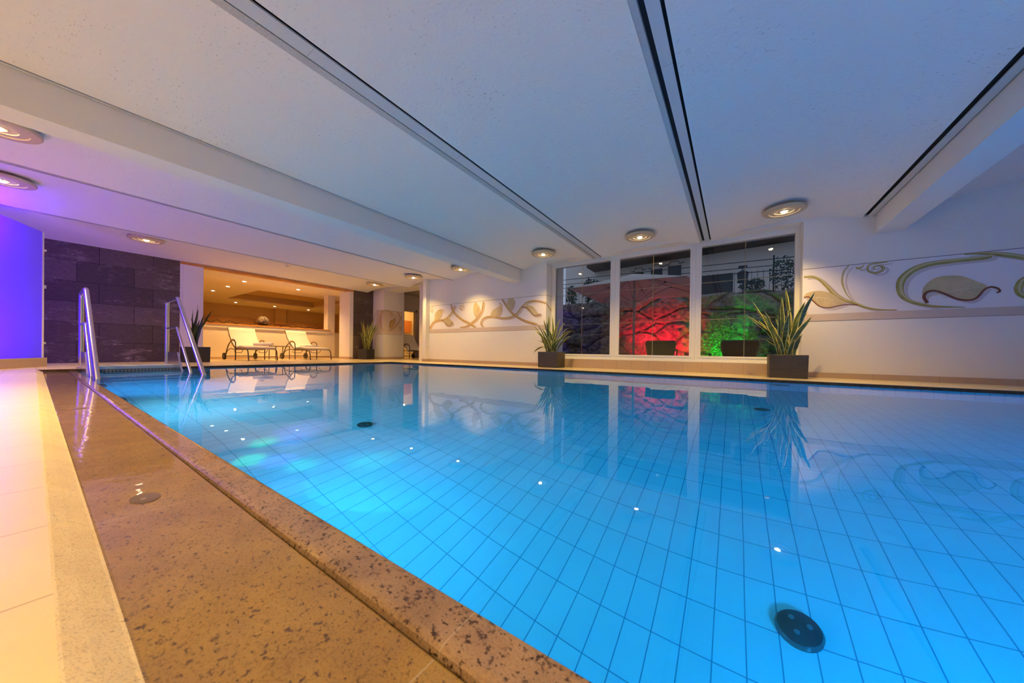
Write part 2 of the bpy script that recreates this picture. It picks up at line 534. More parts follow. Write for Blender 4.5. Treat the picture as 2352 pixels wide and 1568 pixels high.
# ------------------------------------------------------------------ mesh helpers
class MB:
    def __init__(s):
        s.v, s.f, s.mi = [], [], []

    def add(s, vs, fs, mi=0):
        b = len(s.v)
        s.v += [tuple(v) for v in vs]
        s.f += [tuple(b + i for i in f) for f in fs]
        s.mi += [mi] * len(fs)
        return s

    def box(s, x0, x1, y0, y1, z0, z1, mi=0):
        return s.add([(x0, y0, z0), (x1, y0, z0), (x1, y1, z0), (x0, y1, z0), (x0, y0, z1), (x1, y0, z1), (x1, y1, z1), (x0, y1, z1)],
                     [(0, 3, 2, 1), (4, 5, 6, 7), (0, 1, 5, 4), (1, 2, 6, 5), (2, 3, 7, 6), (3, 0, 4, 7)], mi)

    def prism(s, poly, lo, hi, axis='z', mi=0):
        """poly: 2D outline; extruded along axis between lo and hi"""
        n = len(poly)
        def P(a, b, c):
            return {'z': (a, b, c), 'y': (a, c, b), 'x': (c, a, b)}[axis]
        vs = [P(a, b, lo) for a, b in poly] + [P(a, b, hi) for a, b in poly]
        fs = [tuple(reversed(range(n))), tuple(range(n, 2 * n))]
        fs += [(i, (i + 1) % n, n + (i + 1) % n, n + i) for i in range(n)]
        return s.add(vs, fs, mi)

    def tube(s, pts, r, n=10, mi=0, flat=1.0, cap=True):
        pts = [Vector(p) for p in pts]
        rs = r if isinstance(r, (list, tuple)) else [r] * len(pts)
        rings = []
        t0 = (pts[1] - pts[0]).normalized()
        up = Vector((0, 1, 0)) if abs(t0.y) < 0.9 else Vector((1, 0, 0))
        a = t0.cross(up).normalized()
        for i, p in enumerate(pts):
            if i == 0:
                t = t0
            elif i == len(pts) - 1:
                t = (pts[i] - pts[i - 1]).normalized()
            else:
                t = ((pts[i] - pts[i - 1]).normalized() + (pts[i + 1] - pts[i]).normalized())
                t = t.normalized() if t.length > 1e-6 else (pts[i + 1] - pts[i]).normalized()
            a = (a - t * a.dot(t)).normalized()
            b = t.cross(a)
            rings.append([p + a * math.cos(2 * PI * k / n) * rs[i] * flat + b * math.sin(2 * PI * k / n) * rs[i] for k in range(n)])
        vs = [v for rg in rings for v in rg]
        fs = []
        for i in range(len(rings) - 1):
            for k in range(n):
                k2 = (k + 1) % n
                fs.append((i * n + k, i * n + k2, (i + 1) * n + k2, (i + 1) * n + k))
        if cap:
            fs.append(tuple(reversed(range(n))))
            fs.append(tuple((len(rings) - 1) * n + k for k in range(n)))
        return s.add(vs, fs, mi)

    def lathe(s, prof, c=(0, 0, 0), n=40, mi=0):
        vs, fs = [], []
        for r, z in prof:
            for k in range(n):
                a = 2 * PI * k / n
                vs.append((c[0] + r * math.cos(a), c[1] + r * math.sin(a), c[2] + z))
        for i in range(len(prof) - 1):
            for k in range(n):
                k2 = (k + 1) % n
                fs.append((i * n + k, i * n + k2, (i + 1) * n + k2, (i + 1) * n + k))
        fs.append(tuple(range(n)))
        fs.append(tuple(reversed([(len(prof) - 1) * n + k for k in range(n)])))
        return s.add(vs, fs, mi)

    def build(s, name, mats, parent=None, smooth=False, bevel=0, seg=2, sub=0):
        me = bpy.data.meshes.new(name)
        me.from_pydata(s.v, [], s.f)
        if not isinstance(mats, (list, tuple)):
            mats = [mats]
        for mt in mats:
            me.materials.append(mt)
        for p, i in zip(me.polygons, s.mi):
            p.material_index = i
            p.use_smooth = smooth
        me.validate()
        me.update()
        if smooth:
            try:
                me.set_sharp_from_angle(angle=math.radians(42))
            except Exception:
                pass
        o = bpy.data.objects.new(name, me)
        COL.objects.link(o)
        if parent:
            o.parent = parent
        if bevel:
            md = o.modifiers.new('bevel', 'BEVEL')
            md.width = bevel
            md.segments = seg
            md.limit_method = 'ANGLE'
        if sub:
            md = o.modifiers.new('sub', 'SUBSURF')
            md.levels = sub
            md.render_levels = sub
        return o


def box(name, mat, x0, x1, y0, y1, z0, z1, parent=None, bevel=0):
    return MB().box(x0, x1, y0, y1, z0, z1).build(name, mat, parent, bevel=bevel)


def struct(o):
    o['kind'] = 'structure'
    return o


def tag(o, label, cat, group=None, kind=None):
    o['label'] = label
    o['category'] = cat
    if group:
        o['group'] = group
    if kind:
        o['kind'] = kind
    return o


def thing(name, label, cat, loc=(0, 0, 0), rz=0, group=None):
    o = bpy.data.objects.new(name, None)
    COL.objects.link(o)
    o.location = loc
    o.rotation_euler = (0, 0, rz)
    o.empty_display_size = 0.1
    return tag(o, label, cat, group)


def copy_tree(o, parent=None):
    c = o.copy()
    COL.objects.link(c)
    c.parent = parent
    for ch in list(o.children):
        copy_tree(ch, c)
    return c


def spline(pts, n=6):
    """Catmull-Rom through points of any dimension"""
    out = []
    P = [Vector(p) for p in pts]
    for i in range(len(P) - 1):
        p0 = P[i - 1] if i else P[i] * 2 - P[i + 1]
        p1, p2 = P[i], P[i + 1]
        p3 = P[i + 2] if i + 2 < len(P) else P[i + 1] * 2 - P[i]
        for k in range(n):
            t = k / n
            out.append(0.5 * ((2 * p1) + (p2 - p0) * t + (2 * p0 - 5 * p1 + 4 * p2 - p3) * t * t + (3 * p1 - p0 - 3 * p2 + p3) * t ** 3))
    out.append(P[-1])
    return out


# ------------------------------------------------------------------ pool and deck
XL, XR = -8.5, 4.4
YN, YF = 0.376, 6.03
ZW = -0.035
ZB = -1.235
WALL_Y = 7.1
# deck slabs (cream tiles)
d = MB()
d.box(-14.6, XR, YF, 7.12, -0.3, 0)            # far side
d.box(-20.4, XL, 0.02, YF, -0.3, 0)            # left end
d.box(-20.4, -14.6, YF, 10.5, -0.3, 0)
d.box(-14.6, -8.0, 7.12, 11.5, -0.3, 0)        # hall
d.box(-12.0, XR, -1.9, 0.0165, -0.3, 0)        # near side
d.box(XR, 5.3, -1.9, 7.12, -0.3, 0)
struct(d.build('floor', M['deck']))
# dark granite edging of the deck, seen as a thin riser
e = MB()
e.box(XL, XR, YF - 0.012, YF - 0.0005, -0.12, -0.003)
e.box(XL + 0.0005, XL + 0.012, 0.03, YF - 0.012, -0.12, -0.003)
struct(e.build('trim_1', M['granite_dark']))
# near gutter: pale granite slope, wet granite, groove, overflow lip
def strip(name, prof, mat, x0=XL, x1=XR):
    b = MB()
    n = len(prof)
    vs = [(x0, y, z) for y, z in prof] + [(x1, y, z) for y, z in prof]
    b.add(vs, [(i, i + 1, n + i + 1, n + i) for i in range(n - 1)])
    return struct(b.build(name, mat))


strip('trim_2', [(0.0165, -0.3), (0.0165, 0.0004), (0.020, -0.0005), (0.040, -0.012), (0.070, -0.0325), (0.0745, -0.0345), (0.0745, -0.3)], M['granite_pale'])
strip('trim_3', [(0.0745, -0.0345), (0.078, -0.0355), (0.290, -0.0385), (0.2925, -0.0395), (0.2935, -0.060)], M['granite_wet'])
strip('trim_10', [(0.2935, -0.060), (0.2985, -0.060)], M['slot'])
strip('trim_4', [(0.2985, -0.060), (0.2985, -0.0440), (0.3015, -0.0360), (0.3060, -0.0325), (0.314, -0.0308), (0.366, -0.0305), (0.374, -0.0325), (0.378, -0.037), (0.379, -0.06), (0.379, -0.30), (0.30, -0.3)], M['granite_lip'])
# basin
b = MB().add([(XL, YN, ZB), (XR, YN, ZB), (XR, YF, ZB), (XL, YF, ZB)], [(0, 1, 2, 3)])
struct(b.build('floor_pool', M['poolfloor']))
b = MB()
b.box(XL, XR, YF - 0.001, YF + 0.1, ZB, -0.06)
b.box(XL, XR, YN - 0.1, YN + 0.002, ZB, -0.06)
struct(b.build('wall_pool_long', M['poolwallx']))
struct(box('wall_pool_left', M['poolwally'], XL - 0.1, XL, YN - 0.3, YF, ZB, -0.06))
struct(box('wall_pool_right', M['poolwally'], XR, XR + 0.1, YN - 0.3, YF, ZB, -0.04))
# coving at the wall foot
b = MB().add([(XL, YF - 0.04, ZB + 0.001), (XR, YF - 0.04, ZB + 0.001), (XR, YF - 0.001, ZB + 0.04), (XL, YF - 0.001, ZB + 0.04)], [(0, 1, 2, 3)])
struct(b.build('trim_5', M['poolfloor']))
b = MB().add([(XL, 0.374, ZW), (XR, 0.374, ZW), (XR, YF - 0.011, ZW), (XL, YF - 0.011, ZW)], [(0, 1, 2, 3)])
w = b.build('pool_water', M['water'])
tag(w, 'still clear blue pool water reflecting the wall and lamps', 'water', kind='stuff')
# lamp housings of the pool
for (x, y, z, c, q), lb in zip(POOL_LAMPS, ('closest to the handrail', 'second from the handrail', 'middle one of five', 'second from the right end', 'nearest the right end')):
    t = thing('pool_lamp', 'round underwater lamp under the near granite lip, number along wall', 'lamp', (x, YN + 0.004, z), 0, 'underwater lamps in the near pool wall')
    t['label'] = 'round steel underwater lamp under the near granite lip, ' + lb
    MB().tube([(0, 0, 0), (0, 0.05, 0)], 0.17, 28).build('housing', M['steel'], t, True)
names = ['behind the left planter reflection', 'below the middle window pane', 'below the right hand planter']
for x, nm in zip((-3.94, -1.75, 0.55), ('furthest left of the three in the far pool wall', 'middle one of the three in the far pool wall', 'rightmost in the far pool wall, below the big planter')):
    t = thing('pool_lamp', 'round dark underwater fitting, ' + nm, 'lamp', (x, YF - 0.002, -0.5), 0, 'underwater fittings in the far pool wall')
    MB().tube([(0, 0, 0), (0, -0.03, 0)], 0.12, 28).build('housing', M['steel'], t, True)
# floor inlets
def inlet(x, y, label):
    t = thing('floor_inlet', label, 'drain cover', (x, y, ZB), 0, 'round steel inlets on the pool floor')
    MB().lathe([(0.068, 0), (0.070, 0.012), (0.064, 0.022), (0.03, 0.030), (0.0, 0.032)], n=40).build('cover', M['steel_dark'], t, True)
    for a in (0.2, 2.3, 4.4):
        MB().lathe([(0.009, 0), (0.009, 0.004), (0.004, 0.005)], (0.03 * math.cos(a), 0.03 * math.sin(a), 0.029), 14).build('screw', M['steel'], t, True)
    return t


M['steel_dark'] = simple('dark_steel_cover', (0.20, 0.19, 0.18), 0.22, 0.85)
inlet(0.214, 1.593, 'round dark steel inlet on the pool floor nearest the camera, bottom right')
inlet(-2.694, 1.657, 'round dark inlet on the pool floor, left of centre below the corner mural reflection')
inlet(0.254, 4.275, 'round dark inlet on the pool floor just below the reflection of the big right planter')

M['outlet'] = simple('wet_stone_coloured_outlet', (0.17, 0.115, 0.06), 0.25, 0.2)
# small oval outlets in the wet granite gutter
for x, lb in ((-1.268, 'oval gutter outlet in the wet granite nearest the camera'), (-3.416, 'small oval gutter outlet in the wet granite, second from the camera'), (-5.617, 'small oval gutter outlet in the wet granite, closest to the handrail')):
    o = MB().lathe([(0.045, -0.001), (0.044, 0.0015), (0.036, 0.0005), (0.0, 0.0)], n=32).build('gutter_outlet', M['outlet'], None, True)
    o.location = (x, 0.165, -0.0368)
    o.scale = (1.0, 0.62, 1)
    tag(o, lb, 'drain cover', 'outlets in the granite gutter')

# ------------------------------------------------------------------ walls
def wall_poly(name, poly, y0, y1, mat):
    return struct(MB().prism(poly, y0, y1, 'y').build(name, mat))


ZT = 2.75
wf = MB()
wf.box(-8.10, -3.83, WALL_Y, WALL_Y + 0.28, 0, ZT)
wf.box(-3.83, 0.925, WALL_Y, WALL_Y + 0.28, 2.55, ZT)
wf.box(0.925, 5.2, WALL_Y, WALL_Y + 0.28, 0, ZT)
wf.box(-8.185, -8.04, 6.955, WALL_Y, 0, ZT)           # pilaster at the passage
wf.box(-8.185, -8.10, WALL_Y, 7.6, 0, ZT)
struct(wf.build('wall_right', M['white']))
struct(box('wall_plinth', M['plinth'], -3.83, 0.925, WALL_Y - 0.004, WALL_Y + 0.4, 0, 0.200))
# outer shell behind the white wall (outside face and reveals)
wo = MB()
wo.box(-9.0, -3.73, WALL_Y + 0.40, 7.85, -0.2, 4.2)
wo.box(0.90, 6, WALL_Y + 0.40, 7.85, -0.2, 4.2)
wo.box(-3.73, 0.90, WALL_Y + 0.40, 7.85, 2.56, 4.2)
struct(wo.build('wall_outside', M['house']))
# corner block left of the passage
YB, XJ = 7.35, -10.82
wc = MB()
wc.box(-11.6, XJ, YB, 8.25, 0, ZT + .2)
struct(wc.build('wall_corner', M['white']))
# lintel over the passage
struct(box('wall_lintel', M['white'], XJ, -8.185, 7.34, 8.02, 2.575, 3.0))
# left end: slate panels, columns
struct(box('wall_left', M['slate'], -11.75, -11.5, -0.6, 2.055, 0, ZT))
struct(box('wall_slate_right', M['slate'], -11.75, -11.5, 6.56, YB, 0, ZT))
wcx = MB()
wcx.box(-12.0, -11.502, 2.055, 2.115, 0, ZT)
wcx.box(-12.0, -11.49, 2.115, 2.49, 0, 2.47)
struct(wcx.build('wall_column_left', M['white']))
struct(box('wall_column_right', M['white'], -12.21, -11.5, 6.43, 6.56, 0, 2.47))
# wood header across the niche
h = tag(MB().box(-11.72, -11.482, 2.06, 6.56, 2.448, 2.512).build('header_beam', M['pine']), 'long knotty pine beam across the top of the lounger niche', 'beam')
# niche half wall, sill, post
hw = MB()
hw.box(-13.22, -13.1, 2.3, 6.44, 0, 0.985)
hw.box(-13.26, -13.075, 2.3, 6.52, 0.985, 1.075)
hw.add([(-13.1, 6.72, 0), (-13.1, 6.72, 1.0), (-13.75, 7.45, 0), (-13.75, 7.45, 1.0), (-13.22, 6.72, 0), (-13.22, 6.72, 1.0), (-13.85, 7.38, 0), (-13.85, 7.38, 1.0)],
       [(0, 2, 3, 1), (1, 3, 7, 5), (4, 5, 7, 6)])
hw.box(-13.40, -13.1, 6.44, 6.72, 0, 2.45)
struct(hw.build('wall_niche', M['niche']))
o = MB()
o.box(-13.34, -13.06, 2.3, 6.53, 1.075, 1.108)
tag(o.build('window_sill_board', M['pine'], None, bevel=0.004), 'long honey pine sill board on the half wall behind the loungers', 'sill')
o = MB()
a0, a1 = Vector((-13.06, 6.70, 0)), Vector((-13.75, 7.48, 0))
nn = Vector((-0.75, -0.66, 0)).normalized() * 0.22
vs = [a0, a1, a1 + nn, a0 + nn]
o.add([(v.x, v.y, 1.0) for v in vs] + [(v.x, v.y, 1.033) for v in vs], [(0, 3, 2, 1), (4, 5, 6, 7), (0, 1, 5, 4), (1, 2, 6, 5), (2, 3, 7, 6), (3, 0, 4, 7)])
tag(o.build('window_sill_board', M['pine']), 'short slanting pine sill board right of the niche post', 'sill')
# niche side walls and ceiling, back room
bw = MB()
bw.box(-20.3, -12.0, 2.1, 2.3, 0, 2.75)
bw.box(-20.3, -20.1, 2.3, 10.5, 0, 2.75)
bw.box(-20.3, -13.9, 10.4, 10.6, 0, 2.75)
bw.box(-13.95, -13.85, 7.4, 10.4, 0, 2.75)
struct(bw.build('wall_back', M['backroom']))
ns = MB()
ns.box(-13.9, -11.6, YB + 0.02, YB + 0.14, 0, 2.6)
struct(ns.build('wall_niche_side', M['niche']))
nc = MB()
zc = 2.45
nc.box(-14.25, -11.72, 2.1, 8.3, zc, zc + 0.05)
nc.box(-20.3, -17.85, 2.1, 10.5, zc, zc + 0.05)
nc.box(-17.85, -14.25, 2.1, 4.57, zc, zc + 0.05)
nc.box(-17.85, -14.25, 8.05, 10.5, zc, zc + 0.05)
nc.box(-14.25, -13.85, 8.05, 10.5, zc, zc + 0.05)
struct(nc.build('ceiling_niche', M['niche']))
tr = MB()
tr.box(-17.95, -17.84, 4.56, 8.06, zc + .052, zc + 0.42)
tr.box(-14.26, -14.15, 4.56, 8.06, zc + .052, zc + 0.42)
tr.box(-17.95, -14.15, 4.47, 4.58, zc + .052, zc + 0.42)
tr.box(-17.95, -14.15, 8.04, 8.15, zc + .052, zc + 0.42)
tr.box(-17.84, -14.26, 4.58, 8.04, zc + 0.28, zc + 0.42)
struct(tr.build('ceiling_tray', M['backroom']))
box('trim', M['backroom'], -20.1, -19.9, 7.14, 7.62, 0, 2.45)
bpy.data.objects['trim'].name = 'wall_pier'
struct(bpy.data.objects['wall_pier'])
# framed band of art on the far wall of the rest room
M['bandwarm'] = simple('terracotta_wall_band', (0.58, 0.34, 0.16), 0.8)
M['bandred'] = simple('maroon_stripe', (0.22, 0.03, 0.02), 0.8)
for i, (y0, y1, lb) in enumerate(((2.4, 6.26, 'long terracotta wall panel left of the pier in the rest room'), (6.30, 7.13, 'short terracotta wall panel behind the vase in the rest room'), (7.63, 9.17, 'terracotta wall panel right of the pier in the rest room'), (9.21, 10.3, 'terracotta wall panel at the right end of the rest room'))):
    tag(box('wall_panel', M['bandwarm'], -20.098, -20.06, y0, y1, 0.9, 1.825), lb, 'wall panel', 'terracotta panels in the rest room')
t = thing('wall_picture', 'small square picture with a dark red stripe on the pier', 'picture', (-19.9, 7.38, 1.65))
box('canvas', M['bandwarm'], 0, 0.02, -0.235, 0.235, -0.2, 0.2, t)
box('stripe', M['bandred'], 0.02, 0.024, -0.235, 0.235, -0.09, -0.03, t)

# passage hall behind the corner
hl = MB()
hl.box(-12.15, -12.0, 8.25, 9.16, 0, 3.0)
hl.box(-12.15, -12.0, 9.78, 11.4, 0, 3.0)
hl.box(-12.15, -12.0, 9.16, 9.78, 2.08, 3.0)
hl.box(-12.15, -8.0, 11.3, 11.45, 0, 3.0)
hl.box(-12.0, -11.6, 8.25, 8.4, 0, 3.0)
hl.box(-8.185, -8.0, 7.6, 11.3, 0, 3.0)
struct(hl.build('wall_hall', M['greywall']))
struct(box('ceiling_hall', M['greywall'], -12.15, -8.0, 8.02, 11.45, 2.8, 2.9))
dr = MB()
dr.box(-12.0, -11.98, 9.78, 9.86, 0, 2.16)
dr.box(-12.0, -11.98, 9.08, 9.16, 0, 2.16)
dr.box(-12.0, -11.98, 9.08, 9.86, 2.08, 2.16)
struct(dr.build('door_1', M['greywall']))
sr = MB()
sr.box(-14.0, -13.85, 8.5, 11.2, 0, 2.5)
sr.box(-13.95, -12.15, 8.5, 8.6, 0, 2.5)
sr.box(-13.95, -12.15, 11.1, 11.2, 0, 2.5)
sr.box(-13.95, -12.15, 8.5, 11.2, 2.45, 2.55)
struct(sr.build('wall_sauna_room', M['niche']))
tag(box('wood_panel', M['orange'], -13.84, -13.75, 9.9, 10.95, 1.25, 1.85), 'orange wooden coat rack panel seen through the hall door', 'panel')
tag(box('bath_robe', M['darkwood'], -13.72, -13.62, 10.2, 10.42, 0.55, 1.25, None, 0.03), 'dark robe hanging below the orange panel beyond the hall door', 'robe')
light('hall_fill', 'POINT', (-10.2, 9.9, 2.5), 14, (1.0, 0.62, 0.35), size=0.1)  # no fixture, fill light added to lift the dark passage walls
light('sauna_room_lamp', 'POINT', (-13.0, 9.9, 2.2), 40, (1.0, 0.55, 0.16), size=0.1)

# near wall behind the camera and right end wall
struct(box('wall_near', M['white'], -12.0, 5.3, -2.05, -1.9, 0, ZT))
struct(box('wall_end', M['white'], 5.2, 5.35, -2.0, 7.4, 0, ZT))

# oblique partition at the far left with its tiled foot
pt = MB()
p0, p1 = Vector((-9.745, 0.085, 0)), Vector((-5.75, -1.84, 0))
dv = (p1 - p0).normalized()
nv = Vector((-dv.y, dv.x, 0))     # faces the pool
if nv.y < 0:
    nv = -nv
nb = -nv
def slab(mb, a, c, off0, off1, z0, z1):
    q = [a + nv * off1, c + nv * off1, c + nv * off0, a + nv * off0]
    mb.add([(v.x, v.y, z0) for v in q] + [(v.x, v.y, z1) for v in q], [(0, 3, 2, 1), (4, 5, 6, 7), (0, 1, 5, 4), (1, 2, 6, 5), (2, 3, 7, 6), (3, 0, 4, 7)])


slab(pt, p0 + dv * 0.03, p1, -0.002, 0.0, 0.14, 2.285)
struct(pt.build('wall_partition', M['partition']))
pf = MB()
slab(pf, p0 - dv * 0.04, p1, -0.14, 0.03, 0, 0.15)
struct(pf.build('baseboard_left', M['skirty'], None, bevel=0.004))
ed = MB()
slab(ed, p0 - dv * 0.004, p0 + dv * 0.03, -0.03, 0.008, 0.15, 2.285)
struct(ed.build('trim_6', M['frame']))
for z, lb, nm in ((1.36, 'small chrome latch on the partition edge at chest height', 'door_latch'), (1.98, 'small chrome hinge high on the partition edge', 'door_hinge'), (0.40, 'small chrome hinge low on the partition edge', 'door_hinge')):
    q = p0 - dv * 0.03
    mb = MB()
    s = 1.0 if nm == 'door_latch' else 0.6
    mb.box(-0.05 * s, 0.02, -0.02, 0.02, -0.03 * s, 0.03 * s)
    mb.tube([(-0.09 * s, 0, 0), (-0.05 * s, 0, 0)], 0.02 * s, 12)
    o = mb.build(nm, M['chrome'], None, bevel=0.003)
    o.location = (q.x, q.y, z)
    o.parent = bpy.data.objects['wall_partition']
    o['label'] = lb

# skirting boards
sk = MB()
sk.box(-8.04, -3.83, WALL_Y - 0.012, WALL_Y - 0.001, 0, 0.085)
sk.box(0.925, 5.2, WALL_Y - 0.012, WALL_Y - 0.001, 0, 0.085)
sk.box(-8.19, -8.035, 6.943, 6.954, 0, 0.085)
sk.box(-8.039, -8.029, 6.943, WALL_Y - 0.001, 0, 0.085)
struct(sk.build('baseboard_right', M['skirt']))
sk = MB()
sk.box(-11.5, XJ + 0.012, YB - 0.012, YB - 0.001, 0, 0.085)
sk.box(XJ + 0.001, XJ + 0.012, YB, 8.25, 0, 0.085)
sk.box(-13.099, -13.09, 2.3, 6.73, 0, 0.075)
sk.box(-11.499, -11.488, 6.42, 6.56, 0, 0.085)
sk.box(-12.2, -11.49, 6.418, 6.429, 0, 0.085)
struct(sk.build('baseboard_niche', M['skirty']))

# ------------------------------------------------------------------ ceiling
ZS, ZP = 2.47, 2.605
YA, YZ = -1.9, 7.12
def vault(mb, x0, x1, y0=YA, y1=YZ, n=24):
    vs = []
    for i in range(n + 1):
        t = i / n
        x = x0 + (x1 - x0) * t
        z = ZS + (ZP - ZS) * (1 - (2 * t - 1) ** 2)
        vs.append((x, z))
    m0 = len(vs)
    pts = [(x, y0, z) for x, z in vs] + [(x, y1, z) for x, z in vs]
    mb.add(pts, [(i, m0 + i, m0 + i + 1, i + 1) for i in range(m0 - 1)])


cb_ = MB()
for x0, x1 in ((-11.75, -9.20), (-9.12, -7.03), (-6.95, -4.86), (-4.52, -2.66), (-2.43, -0.555), (-0.37, 1.60), (2.02, 4.05), (4.1, 6.1)):
    vault(cb_, x0, x1)
o = struct(cb_.build('ceiling', M['ceil'], None, True))
sl = MB()
for x0, x1 in ((-4.57, -4.52), (-2.66, -2.43), (-0.555, -0.37), (1.60, 1.73)):
    sl.box(x0, x1, YA, YZ, ZS + 0.03, ZS + 0.08)
sl.box(-9.20, -9.12, YA, YZ, ZS + 0.012, ZS + 0.05)
sl.box(-7.03, -6.95, YA, YZ, ZS + 0.012, ZS + 0.05)
sl.box(4.05, 4.1, YA, YZ, ZS + 0.012, ZS + 0.05)
struct(sl.build('trim_7', M['slot']))
lp = MB()
for x0, x1 in ((-9.195, -9.14), (-7.02, -6.965)):
    lp.box(x0, x1, YA, YZ, ZS + 0.002, ZS + 0.012)
lp.box(-2.658, -2.588, YA, YZ, ZS - 0.002, ZS + 0.04)
lp.box(-0.553, -0.510, YA, YZ, ZS - 0.002, ZS + 0.04)
struct(lp.build('trim_8', M['lip']))
struct(box('ceiling_slab', M['beam'], -12.1, 6.2, YA - .2, 7.4, 2.70, 2.9))
for (x0, x1, lb) in ((-2.572, -2.452, 'long grey metal ceiling strip left of the window, third seam'), (-0.470, -0.392, 'long grey metal ceiling strip ending between the middle and right panes'), (1.645, 1.715, 'long grey metal ceiling strip beside the right hand beam'), (-4.563, -4.530, 'thin grey strip along the top of the left hand beam')):
    o = MB()
    for j in range(6):
        ya = YA + j * 1.5
        o.box(x0, x1, ya + 0.001, min(ya + 1.499, YZ - 0.02), ZS - 0.006, ZS + 0.006)
    tag(o.build('slot_diffuser', M['strip'], None), lb, 'ceiling strip', 'metal strips in the ceiling slots')
struct(box('ceiling_beam_left', M['beam'], -4.86, -4.568, YA, 7.1, 2.16, 2.72))
struct(box('ceiling_beam_right', M['beam'], 1.728, 2.022, YA, 7.1, 2.192, 2.72))

# ------------------------------------------------------------------ ceiling lamps
def ceiling_lamp():
    t = thing('ceiling_lamp', '', 'ceiling lamp', (0, 0, 0), 0, 'round stepped ceiling lamps')
    # stepped plaster disc with recessed rings
    MB().lathe([(0.02, 0.040), (0.255, 0.040), (0.262, 0.030), (0.262, 0.012), (0.255, 0.004), (0.185, 0.000), (0.182, 0.010), (0.120, 0.006), (0.117, 0.016), (0.060, 0.012), (0.057, 0.006), (0.040, 0.004), (0.036, 0.010), (0.0, 0.010)], n=56).build('disc', M['disc'], t, True)
    MB().lathe([(0.10, 0.035), (0.10, 0.16), (0.0, 0.16)], n=24).build('mount', M['disc'], t, True)
    MB().lathe([(0.0, -0.014), (0.022, -0.012), (0.034, -0.004), (0.034, 0.012), (0.0, 0.012)], n=28).build('lens', M['lens'], t, True)
    for s in (-1, 1):
        MB().lathe([(0.007, -0.002), (0.007, 0.006), (0.0, 0.006)], (0.048 * s, 0, 0), 10).build('clip', M['screw'], t, True)
    return t


LAMPS = [(0.605, 6.37, 'rightmost round ceiling lamp, above the right window pane'),
         (-1.475, 6.37, 'round ceiling lamp above the middle window pane'),
         (-3.525, 6.37, 'round ceiling lamp above the left window pane'),
         (-6.04, 6.39, 'round ceiling lamp just left of the beam end'),
         (-7.93, 6.37, 'round ceiling lamp in front of the passage pilaster'),
         (-9.93, 6.39, 'round ceiling lamp nearest the right slate column'),
         (-9.9, 1.28, 'round ceiling lamp in front of the large slate wall'),
         (-8.0, -0.24, 'half seen ceiling lamp at the left edge, lower of two'),
         (-6.1, -0.21, 'half seen ceiling lamp at the left edge, upper of two'),
         (-3.5, -0.22, ''), (-1.5, -0.22, ''), (0.6, -0.22, ''), (2.8, -0.22, ''), (-4.5, -1.4, ''), (-2.5, -1.4, ''), (-0.5, -1.4, ''), (1.6, -1.4, '')]  # unseen; the rightmost near one and the back row added as warm fill
proto = None
for i, (x, y, lb) in enumerate(LAMPS):
    if lb:
        if proto is None:
            proto = t = ceiling_lamp()
        else:
            t = copy_tree(proto)
        t.location = (x, y, 2.515)
        t['label'] = lb
    k = 1.0
    if y < 0:
        k = {-8.0: 1.5, -6.1: 1.9, -3.5: 1.9, -1.5: 0.42, 0.6: 0.42, 2.8: 1.1}.get(x, 0.95)
    if i in (2, 3, 4):
        k = 1.4
    if i == 0:
        k = 1.7
    sp = light('ceiling_spot', 'SPOT', (x, y, 2.505), POWER_CEIL * k, WARM, (x, y, 0), 0.03, angle=114, blend=1.0)

# smoke detector
t = thing('smoke_detector', 'small white smoke detector on the ceiling before the niche', 'smoke detector', (-9.87, 3.80, 2.575))
MB().lathe([(0.05, 0.03), (0.05, 0.0), (0.0, 0.0)], n=24).build('base', M['plastic'], t, True)
MB().lathe([(0.035, 0.0), (0.044, -0.02), (0.030, -0.045), (0.0, -0.045)], n=24).build('sensor', M['plastic'], t, True)

# niche downlights
dproto = None
for x, y, lb in ((-12.72, 3.71, 'recessed downlight over the left lounger'), (-14.27, 3.71, 'recessed downlight, middle of the three at the left of the niche ceiling'),
                 (-15.83, 3.69, 'recessed downlight furthest left in the niche ceiling'), (-12.75, 5.25, 'recessed downlight over the right lounger'),
                 (-18.97, 5.22, 'recessed downlight deep in the rest room, left of the pier'), (-18.92, 6.74, 'recessed downlight deep in the rest room, beside the pier'),
                 (-18.92, 8.30, 'recessed downlight deep in the rest room, right of the pier')):
    if dproto is None:
        dproto = t = thing('downlight', lb, 'downlight', (x, y, zc), 0, 'recessed downlights of the niche and rest room')
        MB().lathe([(0.045, 0.002), (0.060, 0.001), (0.060, -0.006), (0.045, -0.008), (0.0, -0.004)], n=24).build('ring', M['plastic'], t, True)
        MB().lathe([(0.0, -0.012), (0.042, -0.012), (0.042, -0.006), (0.0, -0.006)], n=24).build('lens', M['lens2'], t, True)
    else:
        t = copy_tree(dproto)
        t.location = (x, y, zc)
        t['label'] = lb
    deep = x < -14
    light('niche_spot', 'SPOT', (x, y, zc - 0.02), 110 if deep else 330, (1.0, 0.56, 0.20) if not deep else (1.0, 0.47, 0.08), (x, y, 0), 0.03, angle=130 if deep else 140)

